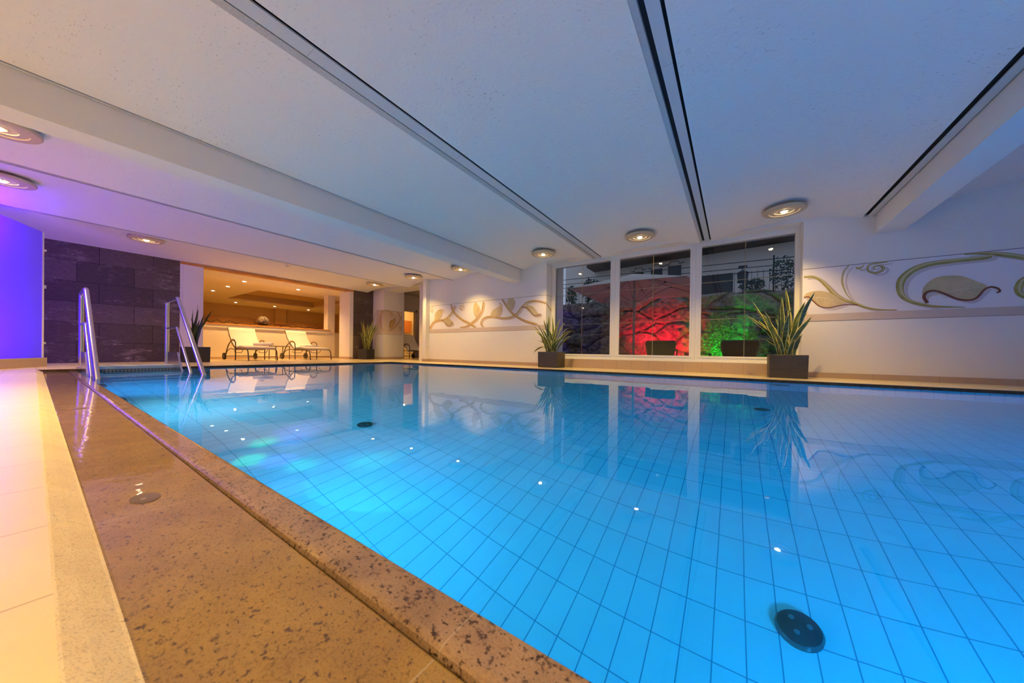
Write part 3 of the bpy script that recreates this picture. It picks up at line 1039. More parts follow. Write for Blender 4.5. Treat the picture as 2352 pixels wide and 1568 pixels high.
# ------------------------------------------------------------------ window
WY = 7.38
fz0, fz1 = 0.20, 2.56
gz0, gz1 = 0.315, 2.462
panes = ((-3.725, -2.332), (-2.131, -0.735), (-0.537, 0.858))
outer = ((-3.828, -2.232), (-2.230, -0.636), (-0.634, 0.924))
for i, ((g0, g1), (f0, f1)) in enumerate(zip(panes, outer)):
    f = MB()
    # mitred looking frame: outer band and a stepped inner bead
    for (a0, a1, b0, b1, yy, dd) in ((f0, f1, fz0, fz1, WY, 0.07), (g0 - 0.03, g1 + 0.03, gz0 - 0.03, gz1 + 0.03, WY - 0.012, 0.06)):
        ia0, ia1, ib0, ib1 = (g0 - 0.03, g1 + 0.03, gz0 - 0.03, gz1 + 0.03) if yy == WY else (g0, g1, gz0, gz1)
        f.box(a0, ia0, yy, yy + dd, b0, b1)
        f.box(ia1, a1, yy, yy + dd, b0, b1)
        f.box(ia0, ia1, yy, yy + dd, b0, ib0)
        f.box(ia0, ia1, yy, yy + dd, ib1, b1)
    fo = struct(f.build('window_%d' % (i + 1), M['frame']))
    g = MB()
    for yy in (WY + 0.03, WY + 0.052):
        g.add([(g0, yy, gz0), (g1, yy, gz0), (g1, yy, gz1), (g0, yy, gz1)], [(0, 1, 2, 3)])
    g.build('glass', M['glass'], fo)
    mm = (g0 + g1) / 2
    mb = MB()
    mb.box(mm - 0.006, mm + 0.006, WY + 0.036, WY + 0.046, gz0, gz1)
    mb.box(g0, g1, WY + 0.036, WY + 0.046, 1.752 - 0.006, 1.752 + 0.006)
    mb.box(g0, g1, WY + 0.036, WY + 0.046, 1.031 - 0.006, 1.031 + 0.006)
    mb.build('glazing_bars', M['brass'] if 'brass' in M else simple('brass_glazing_bar', (0.52, 0.42, 0.26), 0.3, 0.6), fo)
struct(box('trim_9', M['frame'], -3.83, 0.925, WALL_Y + 0.01, WY - 0.001, 0.2005, 0.212))

# ------------------------------------------------------------------ murals
class Mural:
    def __init__(s, plane, pos, sign):
        s.plane, s.pos, s.sign, s.layer = plane, pos, sign, 0

    def P(s, a, z, lay):
        d_ = s.pos - s.sign * 0.0 + (-1 if s.plane == 'y' else 1) * (0.0015 + lay * 0.0007)
        return (a, d_, z) if s.plane == 'y' else (d_, a, z)


def ribbon(mu, name, pts, width, mat, parent, lay, taper=(0.5, 1.0, 0.1), clip=None, off=(0, 0)):
    """painted stroke along a curve: width tapers start / middle / end"""
    c = spline([(p[0] + off[0], p[1] + off[1], 0) for p in pts], 7)
    n = len(c)
    mb = MB()
    vs = []
    for i, p in enumerate(c):
        t = i / (n - 1)
        w_ = (taper[0] + (taper[1] - taper[0]) * min(1, t * 2.2)) if t < 0.5 else (taper[1] + (taper[2] - taper[1]) * (t - 0.5) * 2)
        q = c[min(i + 1, n - 1)] - c[max(i - 1, 0)]
        nrm = Vector((-q.y, q.x, 0)).normalized() * width * 0.5 * w_
        for s_ in (1, -1):
            a, z = p.x + nrm.x * s_, p.y + nrm.y * s_
            if clip:
                a = min(max(a, clip[0]), clip[1])
                z = min(max(z, clip[2]), clip[3])
            vs.append(mu.P(a, z, lay))
    mb.add(vs, [(2 * i, 2 * i + 1, 2 * i + 3, 2 * i + 2) for i in range(n - 1)])
    return mb.build(name, mat, parent)


def curl(cx, cz, r, a0, turns, tail=None, sx=1.0):
    pts = []
    n = int(abs(turns) * 10) + 2
    for i in range(n):
        t = i / (n - 1)
        a = a0 + turns * 2 * PI * t
        q = r * (1 - 0.82 * t)
        pts.append((cx + math.cos(a) * q * sx, cz + math.sin(a) * q))
    return ([tail] if tail else []) + pts


def blade(mu, name, outline, mat, parent, lay, off=(0, 0), clip=None):
    c = spline([(p[0] + off[0], p[1] + off[1], 0) for p in outline + [outline[0]]], 4)[:-1]
    pts = []
    for p in c:
        a, z = p.x, p.y
        if clip:
            a = min(max(a, clip[0]), clip[1])
            z = min(max(z, clip[2]), clip[3])
        pts.append(mu.P(a, z, lay))
    mb = MB()
    mb.add(pts, [tuple(range(len(pts)))])
    return mb.build(name, mat, parent)


def rect(mu, name, a0, a1, z0, z1, mat, parent, lay):
    mb = MB().add([mu.P(a0, z0, lay), mu.P(a1, z0, lay), mu.P(a1, z1, lay), mu.P(a0, z1, lay)], [(0, 1, 2, 3)])
    return mb.build(name, mat, parent)


def mural(mu, root, a0, a1, items, mats, vert=False, z0=0.908, z1=1.762, zb=1.022):
    ground, band, vm, vh, lm, em, sm = mats
    rect(mu, 'ground', a0, a1, zb, z1, ground, root, 0)
    rect(mu, 'band', a0, a1, z0, zb, band, root, 0)
    L = 0.0035
    rect(mu, 'joint_line', a0, a1, z1 - L, z1 + L, M['line'], root, 1)
    rect(mu, 'joint_line', a0, a1, z0 - L / 1.5, z0 + L / 1.5, M['line'], root, 1)
    for a in (vert or ()):
        rect(mu, 'joint_line', a - L, a + L, z0, z1, M['line'], root, 1)
    clip = (a0 + 0.001, a1 - 0.001, zb + 0.001, z1 - 0.001)
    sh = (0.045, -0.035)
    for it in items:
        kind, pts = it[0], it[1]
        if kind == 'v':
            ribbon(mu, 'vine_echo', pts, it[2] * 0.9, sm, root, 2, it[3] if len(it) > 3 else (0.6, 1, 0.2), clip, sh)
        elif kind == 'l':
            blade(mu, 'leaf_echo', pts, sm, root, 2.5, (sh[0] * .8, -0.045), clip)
    lay = 4
    for it in items:
        kind, pts = it[0], it[1]
        if kind == 'v':
            tp = it[3] if len(it) > 3 else (0.6, 1, 0.2)
            v_ = ribbon(mu, 'vine', pts, it[2], vm, root, lay, tp, clip)
            ribbon(mu, 'highlight', pts, it[2] * 0.38, vh, v_, lay + 0.5, tp, clip, (it[2] * 0.1, it[2] * 0.16))
        elif kind == 'l':
            l_ = blade(mu, 'painted_leaf', pts, lm, root, lay, clip=clip)
            # midrib and side veins
            A = Vector((*pts[0], 0))
            Bq = max((Vector((*p, 0)) for p in pts), key=lambda q: (q - A).length)
            mid = (A + Bq) / 2 + Vector((0, 0.02, 0))
            ribbon(mu, 'midrib', [A[:2], mid[:2], Bq[:2]], 0.014, M['veinp'], l_, lay + 0.6, (0.8, 1, 0.2), clip)
            for t in (0.3, 0.5, 0.68):
                Q = A.lerp(Bq, t)
                for s_ in (1, -1):
                    dd = Bq - A
                    pr = Vector((-dd.y, dd.x, 0)) * s_ * 0.13 + dd * 0.10
                    ribbon(mu, 'side_vein', [Q[:2], (Q + pr * .6)[:2], (Q + pr)[:2]], 0.007, M['veinp'], l_, lay + 0.5, (1, 1, 0.2), clip)
        elif kind == 'e':
            ribbon(mu, 'leaf_edge', pts, it[2], em, root, lay + 1, (1.0, 0.7, 0.6), clip)
        lay += 0.25


rv1=[(0.94,1.639),(1.044,1.631),(1.135,1.57),(1.225,1.447),(1.303,1.327),(1.411,1.229),(1.526,1.169),(1.669,1.087),(1.797,1.05),(1.968,1.033)]
rv2=[(1.462,1.761),(1.405,1.665),(1.388,1.534),(1.409,1.414),(1.452,1.292),(1.526,1.183)]
rc1=[(1.54,1.721),(1.561,1.696),(1.601,1.712),(1.626,1.749)]
rc2=[(1.836,1.758),(1.72,1.746),(1.651,1.706),(1.642,1.664),(1.702,1.613),(1.78,1.61),(1.838,1.645),(1.828,1.682),(1.779,1.695),(1.731,1.674)]
rv3=[(2.797,1.695),(2.713,1.682),(2.475,1.679),(2.265,1.663),(2.116,1.602),(2.018,1.491),(1.992,1.37),(2.016,1.243),(2.095,1.155),(2.228,1.091),(2.358,1.056),(2.588,1.033)]
rv4=[(2.571,1.755),(2.713,1.745),(2.864,1.709),(3.048,1.638),(3.22,1.553),(3.5,1.35)]
rv5=[(3.4,1.45),(3.2,1.45),(3.051,1.36),(3.015,1.291),(3.012,1.207),(3.053,1.142),(3.2,1.06),(3.5,1.03)]
rl1=[(0.944,1.32),(0.978,1.371),(1.092,1.396),(1.204,1.374),(1.292,1.321),(1.368,1.247),(1.433,1.183),(1.338,1.138),(1.229,1.118),(1.14,1.151),(1.06,1.233),(1.014,1.283),(0.944,1.297)]
re1=[(0.944,1.304),(1.002,1.307),(1.06,1.233),(1.14,1.144),(1.24,1.117),(1.338,1.138),(1.444,1.153),(1.568,1.137)]
rl2=[(2.205,1.187),(2.212,1.321),(2.259,1.41),(2.336,1.468),(2.444,1.481),(2.559,1.457),(2.678,1.377),(2.764,1.302),(2.719,1.221),(2.673,1.155),(2.611,1.128),(2.514,1.155),(2.414,1.222),(2.338,1.275),(2.27,1.275),(2.235,1.225),(2.228,1.158)]
re2=[(2.254,1.116),(2.223,1.199),(2.244,1.264),(2.312,1.284),(2.398,1.24),(2.514,1.155),(2.611,1.128),(2.681,1.155),(2.742,1.257),(2.795,1.289),(2.847,1.265),(2.866,1.226),(2.841,1.207)]
root = thing('wall_mural', 'painted vine and leaf frieze right of the window, olive and tan', 'mural', (0, 0, 0), 0, 'vine friezes on the white walls')
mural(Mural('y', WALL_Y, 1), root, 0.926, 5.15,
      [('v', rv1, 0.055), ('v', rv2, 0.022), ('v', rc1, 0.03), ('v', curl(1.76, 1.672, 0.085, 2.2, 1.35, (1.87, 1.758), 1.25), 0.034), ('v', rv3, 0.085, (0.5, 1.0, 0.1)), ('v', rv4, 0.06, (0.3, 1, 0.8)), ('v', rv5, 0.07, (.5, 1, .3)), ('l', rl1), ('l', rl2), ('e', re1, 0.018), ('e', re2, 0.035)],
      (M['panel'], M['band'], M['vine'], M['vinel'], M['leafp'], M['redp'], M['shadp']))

lv1=[(-8.022,1.048),(-7.869,1.226),(-7.652,1.293),(-7.355,1.31),(-7.151,1.418),(-7.012,1.542),(-6.915,1.709)]
ll1=[(-7.804,1.315),(-7.764,1.525),(-7.614,1.622),(-7.487,1.629),(-7.505,1.451),(-7.631,1.337),(-7.782,1.284)]
lc1=[(-7.877,1.744),(-7.987,1.629),(-7.918,1.549),(-7.831,1.589),(-7.876,1.653)]
lc2=[(-7.507,1.6),(-7.424,1.64),(-7.389,1.578),(-7.443,1.522)]
ll2=[(-7.397,1.267),(-7.191,1.347),(-7.047,1.253),(-6.986,1.163),(-7.146,1.111),(-7.311,1.146)]
le2=[(-7.46,1.276),(-7.354,1.236),(-7.228,1.128),(-7.106,1.115),(-7.006,1.208),(-6.978,1.163)]
lv2=[(-7.084,1.75),(-7.012,1.571),(-6.831,1.402),(-6.596,1.262),(-6.369,1.169),(-6.11,1.043)]
lv3=[(-6.708,1.045),(-6.442,1.073),(-6.221,1.177),(-6.007,1.319),(-5.869,1.502),(-5.82,1.742)]
ll3=[(-6.115,1.31),(-6.19,1.493),(-6.174,1.658),(-6.104,1.75),(-5.995,1.646),(-5.957,1.507),(-6.026,1.374)]
lc3=[(-6.604,1.744),(-6.545,1.641),(-6.659,1.563),(-6.738,1.654),(-6.642,1.69)]
lv4=[(-5.827,1.045),(-5.898,1.123),(-5.865,1.23),(-5.727,1.3),(-5.49,1.307),(-5.162,1.252),(-4.879,1.264),(-4.697,1.343),(-4.55,1.497),(-4.377,1.621),(-4.149,1.641),(-3.956,1.602),(-3.834,1.558)]
ll4=[(-5.574,1.324),(-5.492,1.479),(-5.328,1.548),(-5.199,1.591),(-5.197,1.435),(-5.292,1.323),(-5.456,1.287)]
lc4=[(-5.199,1.586),(-5.193,1.638),(-5.248,1.621)]
lv5=[(-5.17,1.758),(-5.04,1.581),(-4.881,1.404),(-4.665,1.254),(-4.427,1.143),(-4.085,1.044)]
ll5=[(-4.913,1.444),(-4.992,1.552),(-5.01,1.681),(-4.964,1.749),(-4.794,1.746),(-4.786,1.614),(-4.852,1.491)]
ll6=[(-4.477,1.53),(-4.318,1.541),(-4.175,1.473),(-4.089,1.346),(-3.978,1.28),(-4.172,1.266),(-4.315,1.384),(-4.432,1.477)]
le6=[(-4.55,1.51),(-4.374,1.473),(-4.287,1.382),(-4.172,1.278),(-4.033,1.271),(-3.978,1.297),(-3.956,1.255)]
root = thing('wall_mural', 'painted vine and leaf frieze left of the window, ochre and tan', 'mural', (0, 0, 0), 0, 'vine friezes on the white walls')
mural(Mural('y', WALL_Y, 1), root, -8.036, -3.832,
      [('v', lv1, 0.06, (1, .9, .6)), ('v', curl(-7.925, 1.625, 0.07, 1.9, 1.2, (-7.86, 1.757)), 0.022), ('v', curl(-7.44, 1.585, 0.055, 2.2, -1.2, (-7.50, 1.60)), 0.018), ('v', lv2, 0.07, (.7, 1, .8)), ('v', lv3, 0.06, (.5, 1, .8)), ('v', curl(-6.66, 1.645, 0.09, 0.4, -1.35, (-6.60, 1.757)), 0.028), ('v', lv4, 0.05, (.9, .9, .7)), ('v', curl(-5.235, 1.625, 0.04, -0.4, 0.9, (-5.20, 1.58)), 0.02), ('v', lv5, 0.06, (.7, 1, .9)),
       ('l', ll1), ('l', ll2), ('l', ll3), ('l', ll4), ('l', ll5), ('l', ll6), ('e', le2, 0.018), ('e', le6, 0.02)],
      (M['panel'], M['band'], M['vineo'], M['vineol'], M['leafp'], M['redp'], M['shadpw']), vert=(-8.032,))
# the frieze returns on to the window reveals as two short lines
t = thing('wall_mural', 'short return of the frieze on the left window reveal', 'mural', (0, 0, 0), 0, 'vine friezes on the white walls')
mu = Mural('x', -3.83, 1)
rect(mu, 'joint_line', 7.101, 7.375, 1.757, 1.764, M['line'], t, 1)
ribbon(mu, 'vine', [(7.101, 1.556), (7.2, 1.49), (7.37, 1.40)], 0.03, M['vineo'], t, 2, (1, 1, 1))

cv1=[(-10.85,1.824),(-10.948,1.743),(-11.04,1.541),(-11.025,1.333),(-10.937,1.169),(-10.837,1.079)]
cv2=[(7.352,1.827),(7.521,1.83),(7.668,1.8),(7.736,1.73),(7.705,1.656),(7.643,1.662),(7.642,1.708)]
cl1=[(7.609,1.16),(7.601,1.345),(7.645,1.453),(7.766,1.522),(7.852,1.576),(7.835,1.433),(7.742,1.262),(7.636,1.161)]
ce1=[(7.609,1.171),(7.601,1.345),(7.645,1.453),(7.766,1.517),(7.847,1.576),(7.832,1.669)]
cv3=[(7.557,1.087),(7.716,1.155),(7.905,1.321),(8.043,1.498),(8.069,1.644),(7.997,1.78),(7.94,1.833)]
cv4=[(8.056,1.523),(8.126,1.625),(8.168,1.653)]
cv5=[(8.133,1.085),(8.131,1.217),(8.074,1.273),(8.004,1.245),(8.06,1.213)]
cm = (M['panelw'], M['panelw'], M['vineo'], M['vineol'], M['leafpe'], M['redp'], M['shadpw'])
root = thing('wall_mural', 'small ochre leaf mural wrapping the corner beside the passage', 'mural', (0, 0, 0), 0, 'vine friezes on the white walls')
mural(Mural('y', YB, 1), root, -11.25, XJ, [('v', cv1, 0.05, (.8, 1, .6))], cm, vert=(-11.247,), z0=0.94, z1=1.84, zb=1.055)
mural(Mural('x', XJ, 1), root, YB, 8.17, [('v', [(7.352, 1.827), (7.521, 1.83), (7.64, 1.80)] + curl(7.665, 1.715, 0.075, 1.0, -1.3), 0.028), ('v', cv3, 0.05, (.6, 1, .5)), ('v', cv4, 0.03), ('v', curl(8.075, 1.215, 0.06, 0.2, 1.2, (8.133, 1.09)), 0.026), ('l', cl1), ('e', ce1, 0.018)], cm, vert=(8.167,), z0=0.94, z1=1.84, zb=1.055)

# ------------------------------------------------------------------ snake plants
def leaf_mesh(base, tip, width, bend, droop=0.0, twist=0.0, seed=0):
    """lance shaped leaf from base to tip with yellow margins"""
    rr = random.Random(seed)
    base, tip = Vector(base), Vector(tip)
    L = (tip - base).length
    side = Vector((tip.x - base.x, tip.y - base.y, 0))
    # control: rises first, then leans out (or droops)
    up = Vector((0, 0, 1))
    c1 = base + up * L * 0.42 + side * 0.12
    c2 = base + (tip - base) * 0.72 + up * (L * (0.10 + droop))
    n = 16
    path = []
    for i in range(n + 1):
        t = i / n
        path.append((1 - t) ** 3 * base + 3 * (1 - t) ** 2 * t * c1 + 3 * (1 - t) * t * t * c2 + t ** 3 * tip)
    mb = MB()
    ang0 = rr.uniform(-0.9, 0.9) + twist
    vs = []
    for i, p in enumerate(path):
        t = i / n
        tg = (path[min(i + 1, n)] - path[max(i - 1, 0)]).normalized()
        ang = ang0 + 0.5 * math.sin(t * 4 + seed)
        ref = Vector((math.cos(ang), math.sin(ang), 0))
        a = (ref - tg * ref.dot(tg)).normalized()
        bb = tg.cross(a)
        w_ = width * (0.45 + 0.75 * min(1, t * 2.2)) if t < 0.45 else width * 1.2 * max(0.0, 1 - ((t - 0.45) / 0.55) ** 1.8)
        w_ = max(w_, 0.0015) * 0.5
        wav = 0.15 * w_ * math.sin(t * 22 + seed)
        for s_, dpt in ((-1, 0.22), (-0.74, 0.10), (0, -0.12), (0.74, 0.10), (1, 0.22)):
            vs.append(p + a * (w_ * s_) + bb * (w_ * dpt + wav * abs(s_)))
    fs, mi = [], []
    for i in range(n):
        for k in range(4):
            fs.append((i * 5 + k, i * 5 + k + 1, (i + 1) * 5 + k + 1, (i + 1) * 5 + k))
    b0 = len(mb.v)
    mb.v = [tuple(v) for v in vs]
    mb.f = fs
    mb.mi = [1 if (j % 4) in (0, 3) else 0 for j in range(len(fs))]
    return mb


def plant(name, label, loc, size, height, tips, potmat, dark=False, rows=None, seed=1, width=0.055, pot_rz=0.0, xy=None):
    sx, sy = size
    t = thing(name, label, 'potted plant', loc, 0, 'snake plants in square dark planters')
    pb = MB()
    r = 0.012
    pb.box(-sx / 2, sx / 2, -sy / 2, sy / 2, 0, height)
    p = MB()
    w_ = 0.02
    x, y = sx / 2, sy / 2
    ring = lambda a, b_, z: [(-a, -b_, z), (a, -b_, z), (a, b_, z), (-a, b_, z)]
    k = 0.97
    vs = ring(x * k, y * k, 0) + ring(x, y, height) + ring(x - w_, y - w_, height) + ring(x - w_, y - w_, height - 0.05)
    fs = [(3, 2, 1, 0)]
    for L_ in range(3):
        for i in range(4):
            fs.append((L_ * 4 + i, L_ * 4 + (i + 1) % 4, (L_ + 1) * 4 + (i + 1) % 4, (L_ + 1) * 4 + i))
    fs.append((12, 13, 14, 15))
    p.add(vs, fs)
    po = p.build('planter', potmat, t, bevel=0.012, seg=3)
    po.rotation_euler.z = pot_rz
    so = MB().box(-x + w_, x - w_, -y + w_, y - w_, height - 0.06, height - 0.03).build('soil', M['soil'], t)
    so.rotation_euler.z = pot_rz
    rr = random.Random(seed)
    mats = [M['leafdark'] if dark else M['leaf'], M['leafdark'] if dark else M['leafedge']]
    for i, (dx, dy, z, *dr) in enumerate(tips):
        bx, by = rr.uniform(-1, 1) * sx * 0.16, rr.uniform(-1, 1) * sy * 0.16
        bx += dx * 0.12
        by += dy * 0.12
        mb = leaf_mesh((bx, by, height - 0.05), (dx, dy, z), width * rr.uniform(0.75, 1.15), 0, dr[0] if dr else 0, 0, seed * 31 + i)
        mb.build('leaf', mats, t, True)
    return t


def tipsY(cx, cy, lst, seed, spread=0.16):
    rr = random.Random(seed)
    return [(x - cx, rr.uniform(-spread, spread), z, *q) for x, z, *q in lst]


cx, cy = 0.70, 6.72
R_ = [(0.24, 1.246), (0.17, 1.014), (0.416, 1.058), (0.629, 1.295), (0.679, 1.407), (0.699, 0.972), (0.994, 1.302), (0.958, 1.034), (0.976, 0.943), (0.861, 1.04), (0.352, 0.611, 0.22), (0.889, 0.689), (0.867, 0.621, 0.1), (0.75, 1.115), (0.274, 1.139), (0.508, 0.78), (0.605, 0.773), (0.736, 0.8), (0.80, 0.9), (0.56, 0.95), (0.66, 0.66), (0.78, 0.62), (0.46, 0.90), (0.72, 1.22), (0.90, 1.18), (0.58, 1.12), (0.34, 0.93), (0.84, 0.80)]
plant('snake_plant', 'large yellow edged snake plant in ribbed dark planter right of the window', (cx, cy, 0), (0.47, 0.42), 0.36, tipsY(cx, cy, R_, 3), M['pot_rib'], seed=3, width=0.062)
cx, cy = -3.50, 6.78
R_ = [(-4.0, 0.896), (-4.03, 0.32, 0.3), (-3.632, 1.235), (-3.564, 1.216), (-3.262, 0.994), (-3.18, 0.918), (-2.86, 0.81, 0.16), (-3.891, 1.032), (-3.441, 0.911), (-3.752, 1.134), (-3.941, 0.801), (-3.34, 0.759), (-3.15, 1.02, 0.15), (-3.6, 1.0), (-3.3, 1.12), (-3.8, 0.72), (-3.2, 0.66), (-3.95, 0.98), (-3.68, 1.1), (-3.42, 1.05), (-3.05, 0.72, 0.1), (-3.86, 0.62, 0.1), (-3.5, 0.85), (-3.7, 0.9), (-3.45, 0.7), (-3.62, 0.7), (-3.55, 1.05)]
plant('snake_plant', 'snake plant in ribbed dark planter at the left end of the window', (cx, cy, 0), (0.50, 0.42), 0.36, tipsY(cx, cy, R_, 5), M['pot_rib'], seed=5, width=0.05)
cx, cy = -10.78, 2.20
R_ = [(2.013, 1.199), (2.174, 1.301), (2.235, 1.409), (2.28, 1.313), (2.352, 1.202), (2.511, 1.288), (2.05, 1.021), (2.121, 1.077), (2.18, 1.0), (2.25, 0.95), (2.3, 1.05), (2.2, 0.85), (2.14, 1.2)]
plant('snake_plant', 'dark green snake plant in charcoal planter beside the pool steps', (cx, cy, 0), (0.44, 0.46), 0.37,
      [(random.uniform(-.15, .15), y - cy, z) for y, z in R_], M['pot_dark'], dark=True, seed=9, width=0.06)
cx, cy = -11.12, 6.85
R_ = [(7.103, 1.759), (6.738, 1.493), (6.621, 1.416), (6.622, 1.328), (7.12, 1.327), (7.25, 1.24, 0.1), (7.152, 1.439), (7.1, 1.221), (6.674, 0.888, 0.12), (6.991, 1.425), (6.75, 1.1), (6.9, 1.0), (7.0, 1.1), (6.85, 1.2), (6.8, 0.8), (7.05, 0.85), (6.9, 1.35), (6.82, 1.3), (6.95, 1.2), (7.08, 1.05), (6.7, 1.0)]
plant('snake_plant', 'tall snake plant in grey planter before the right slate column', (cx, cy, 0), (0.42, 0.40), 0.37,
      [(random.uniform(-.12, .25), y - cy, z, *q) for y, z, *q in R_], M['pot_dark'], seed=11, width=0.065, pot_rz=0.25)

# ------------------------------------------------------------------ loungers
def lounger():
    t = thing('sun_lounger', '', 'sun lounger', (0, 0, 0), 0, 'wheeled padded sun loungers')
    W_ = 0.36
    # seat cushion: gently waved, rounded slab
    def slabpath(pts, thick, w_, name, mat):
        c = spline([(p[0], 0, p[1]) for p in pts], 6)
        mb = MB()
        n = len(c)
        vs = []
        for i, p in enumerate(c):
            q = (c[min(i + 1, n - 1)] - c[max(i - 1, 0)]).normalized()
            nr = Vector((-q.z, 0, q.x))
            e = 0.55 if i in (0, n - 1) else 1.0
            for (yy, d_) in ((-w_, -0.3), (-w_, 0.3), (-w_ + 0.03, 0.5), (w_ - 0.03, 0.5), (w_, 0.3), (w_, -0.3), (w_ - 0.03, -0.5), (-w_ + 0.03, -0.5)):
                v = p + nr * thick * d_ * e
                vs.append((v.x, yy, v.z))
        fs = []
        for i in range(n - 1):
            for k in range(8):
                fs.append((i * 8 + k, i * 8 + (k + 1) % 8, (i + 1) * 8 + (k + 1) % 8, (i + 1) * 8 + k))
        fs += [tuple(reversed(range(8))), tuple((n - 1) * 8 + k for k in range(8))]
        mb.add(vs, fs)
        return mb.build(name, mat, t, True)
    slabpath([(0.66, 0.33), (0.85, 0.385), (1.02, 0.40), (1.2, 0.375), (1.42, 0.365), (1.52, 0.35)], 0.06, W_ - 0.01, 'seat_cushion', M['cushion_grey'])
    slabpath([(0.70, 0.36), (0.50, 0.50), (0.30, 0.74), (0.18, 0.97)], 0.055, W_ - 0.02, 'back_cushion', M['cushion'])
    f = MB()
    f.tube([(0.66, -W_, 0.31), (0.9, -W_, 0.335), (1.42, -W_, 0.325)], 0.013, 8)
    f.tube([(0.66, W_, 0.31), (0.9, W_, 0.335), (1.42, W_, 0.325)], 0.013, 8)
    f.tube([(0.66, -W_, 0.31), (0.66, W_, 0.31)], 0.012, 8)
    f.tube([(0.70, -W_ + .02, 0.33), (0.48, -W_ + .02, 0.48), (0.28, -W_ + .02, 0.72), (0.16, -W_ + .02, 0.98), (0.16, W_ - .02, 0.98), (0.28, W_ - .02, 0.72), (0.48, W_ - .02, 0.48), (0.70, W_ - .02, 0.33)], 0.011, 8)
    f.tube([(0.55, -W_ + .05, 0.27), (0.60, -W_ + .05, 0.22), (1.0, -W_ + .05, 0.22), (1.1, -W_ + .05, 0.31)], 0.008, 8)
    f.tube([(0.55, W_ - .05, 0.27), (0.60, W_ - .05, 0.22), (1.0, W_ - .05, 0.22), (1.1, W_ - .05, 0.31)], 0.008, 8)
    f.build('frame', M['tube'], t, True)
    MB().tube([(0.12, -W_ - 0.01, 0.105), (0.12, W_ + 0.01, 0.105)], 0.012, 8).build('axle', M['tube'], t, True)
    MB().tube([(1.555, -W_, 0.11), (1.555, W_, 0.11)], 0.009, 8).build('stretcher', M['tube'], t, True)
    for s_ in (-1, 1):
        y = s_ * (W_ + 0.012)
        MB().tube(spline([(0.12, y, 0.105), (0.22, y, 0.30), (0.34, y, 0.46), (0.50, y, 0.565)], 5), 0.015, 8).build('leg', M['tube'], t, True)
        MB().tube(spline([(0.70, y, 0.575), (0.765, y, 0.53), (0.785, y, 0.42), (0.785, y, 0.2), (0.785, y, 0.0)], 5), 0.015, 8).build('leg', M['tube'], t, True)
        MB().tube(spline([(0.46, y, 0.545), (0.54, y, 0.585), (0.62, y, 0.598), (0.72, y, 0.57)], 5), 0.020, 10, flat=1.4).build('armrest', M['arm'], t, True)
        MB().tube(spline([(0.12, y, 0.105), (0.25, y, 0.26), (0.45, y, 0.33), (0.66, y, 0.32)], 5), 0.012, 8).build('leg', M['tube'], t, True)
        MB().tube(spline([(1.36, y * .97, 0.325), (1.47, y * .97, 0.31), (1.53, y * .97, 0.24), (1.57, y * .97, 0.0)], 5), 0.015, 8).build('leg', M['tube'], t, True)
        w_ = MB().tube([(0.12, y + s_ * 0.01, 0.105), (0.12, y + s_ * 0.045, 0.105)], 0.103, 24).build('wheel', M['rubber'], t, True)
        MB().tube([(0.12, y + s_ * 0.045, 0.105), (0.12, y + s_ * 0.050, 0.105)], 0.045, 16).build('hub', M['tube'], w_, True)
    return t


L1 = lounger()
L1.location = (-12.86, 3.62, 0)
L1.rotation_euler.z = math.radians(5)
L1['label'] = 'left of the two cream padded loungers in the niche, rolled towel on seat'
L2 = copy_tree(L1)
L2.location = (-12.86, 5.12, 0)
L2.rotation_euler.z = math.radians(9)
L2['label'] = 'right of the two cream padded loungers in the niche, brightly lit back'
L3 = copy_tree(L1)
L3.location = (-11.45, 8.75, 0)
L3.rotation_euler.z = math.radians(2)
L3['label'] = 'grey looking lounger half hidden in the passage beyond the pilaster'
# towels
tb = MB()
tb.tube([(0, -0.30, 0), (0, 0.30, 0)], 0.055, 16, flat=0.9)
tw = tb.build('rolled_towel', M['towel'], None, True, bevel=0.015)
tw.location = (-11.98, 3.98, 0.485)
tw.rotation_euler.z = math.radians(-58)
tag(tw, 'white rolled towel lying on the left lounger seat', 'towel')
tw = MB().box(-0.14, 0.14, -0.26, 0.26, 0, 0.035).build('folded_towel', M['towel'], None, bevel=0.014, seg=3)
tw.location = (-12.0, 5.32, 0.436)
tw.rotation_euler.z = math.radians(9)
tag(tw, 'flat folded white towel on the right lounger seat', 'towel')
# nested side tables
def side_table(x, y, h, lb):
    t = thing('side_table', lb, 'side table', (x, y, 0), math.radians(6), 'low tube side tables between the loungers')
    f = MB()
    a = 0.20
    f.tube([(-a, -a, h), (a, -a, h), (a, a, h), (-a, a, h), (-a, -a, h)], 0.012, 8)
    f.build('top_frame', M['tube'], t, True)
    MB().box(-a + .01, a - .01, -a + .01, a - .01, h - 0.004, h + 0.006).build('tabletop', M['glass'], t)
    for sx in (-1, 1):
        for sy in (-1, 1):
            MB().tube([(sx * a, sy * a, h), (sx * a, sy * a, 0)], 0.012, 8).build('leg', M['tube'], t, True)
    return t


side_table(-12.15, 4.47, 0.425, 'low brown tube side table between the two niche loungers')

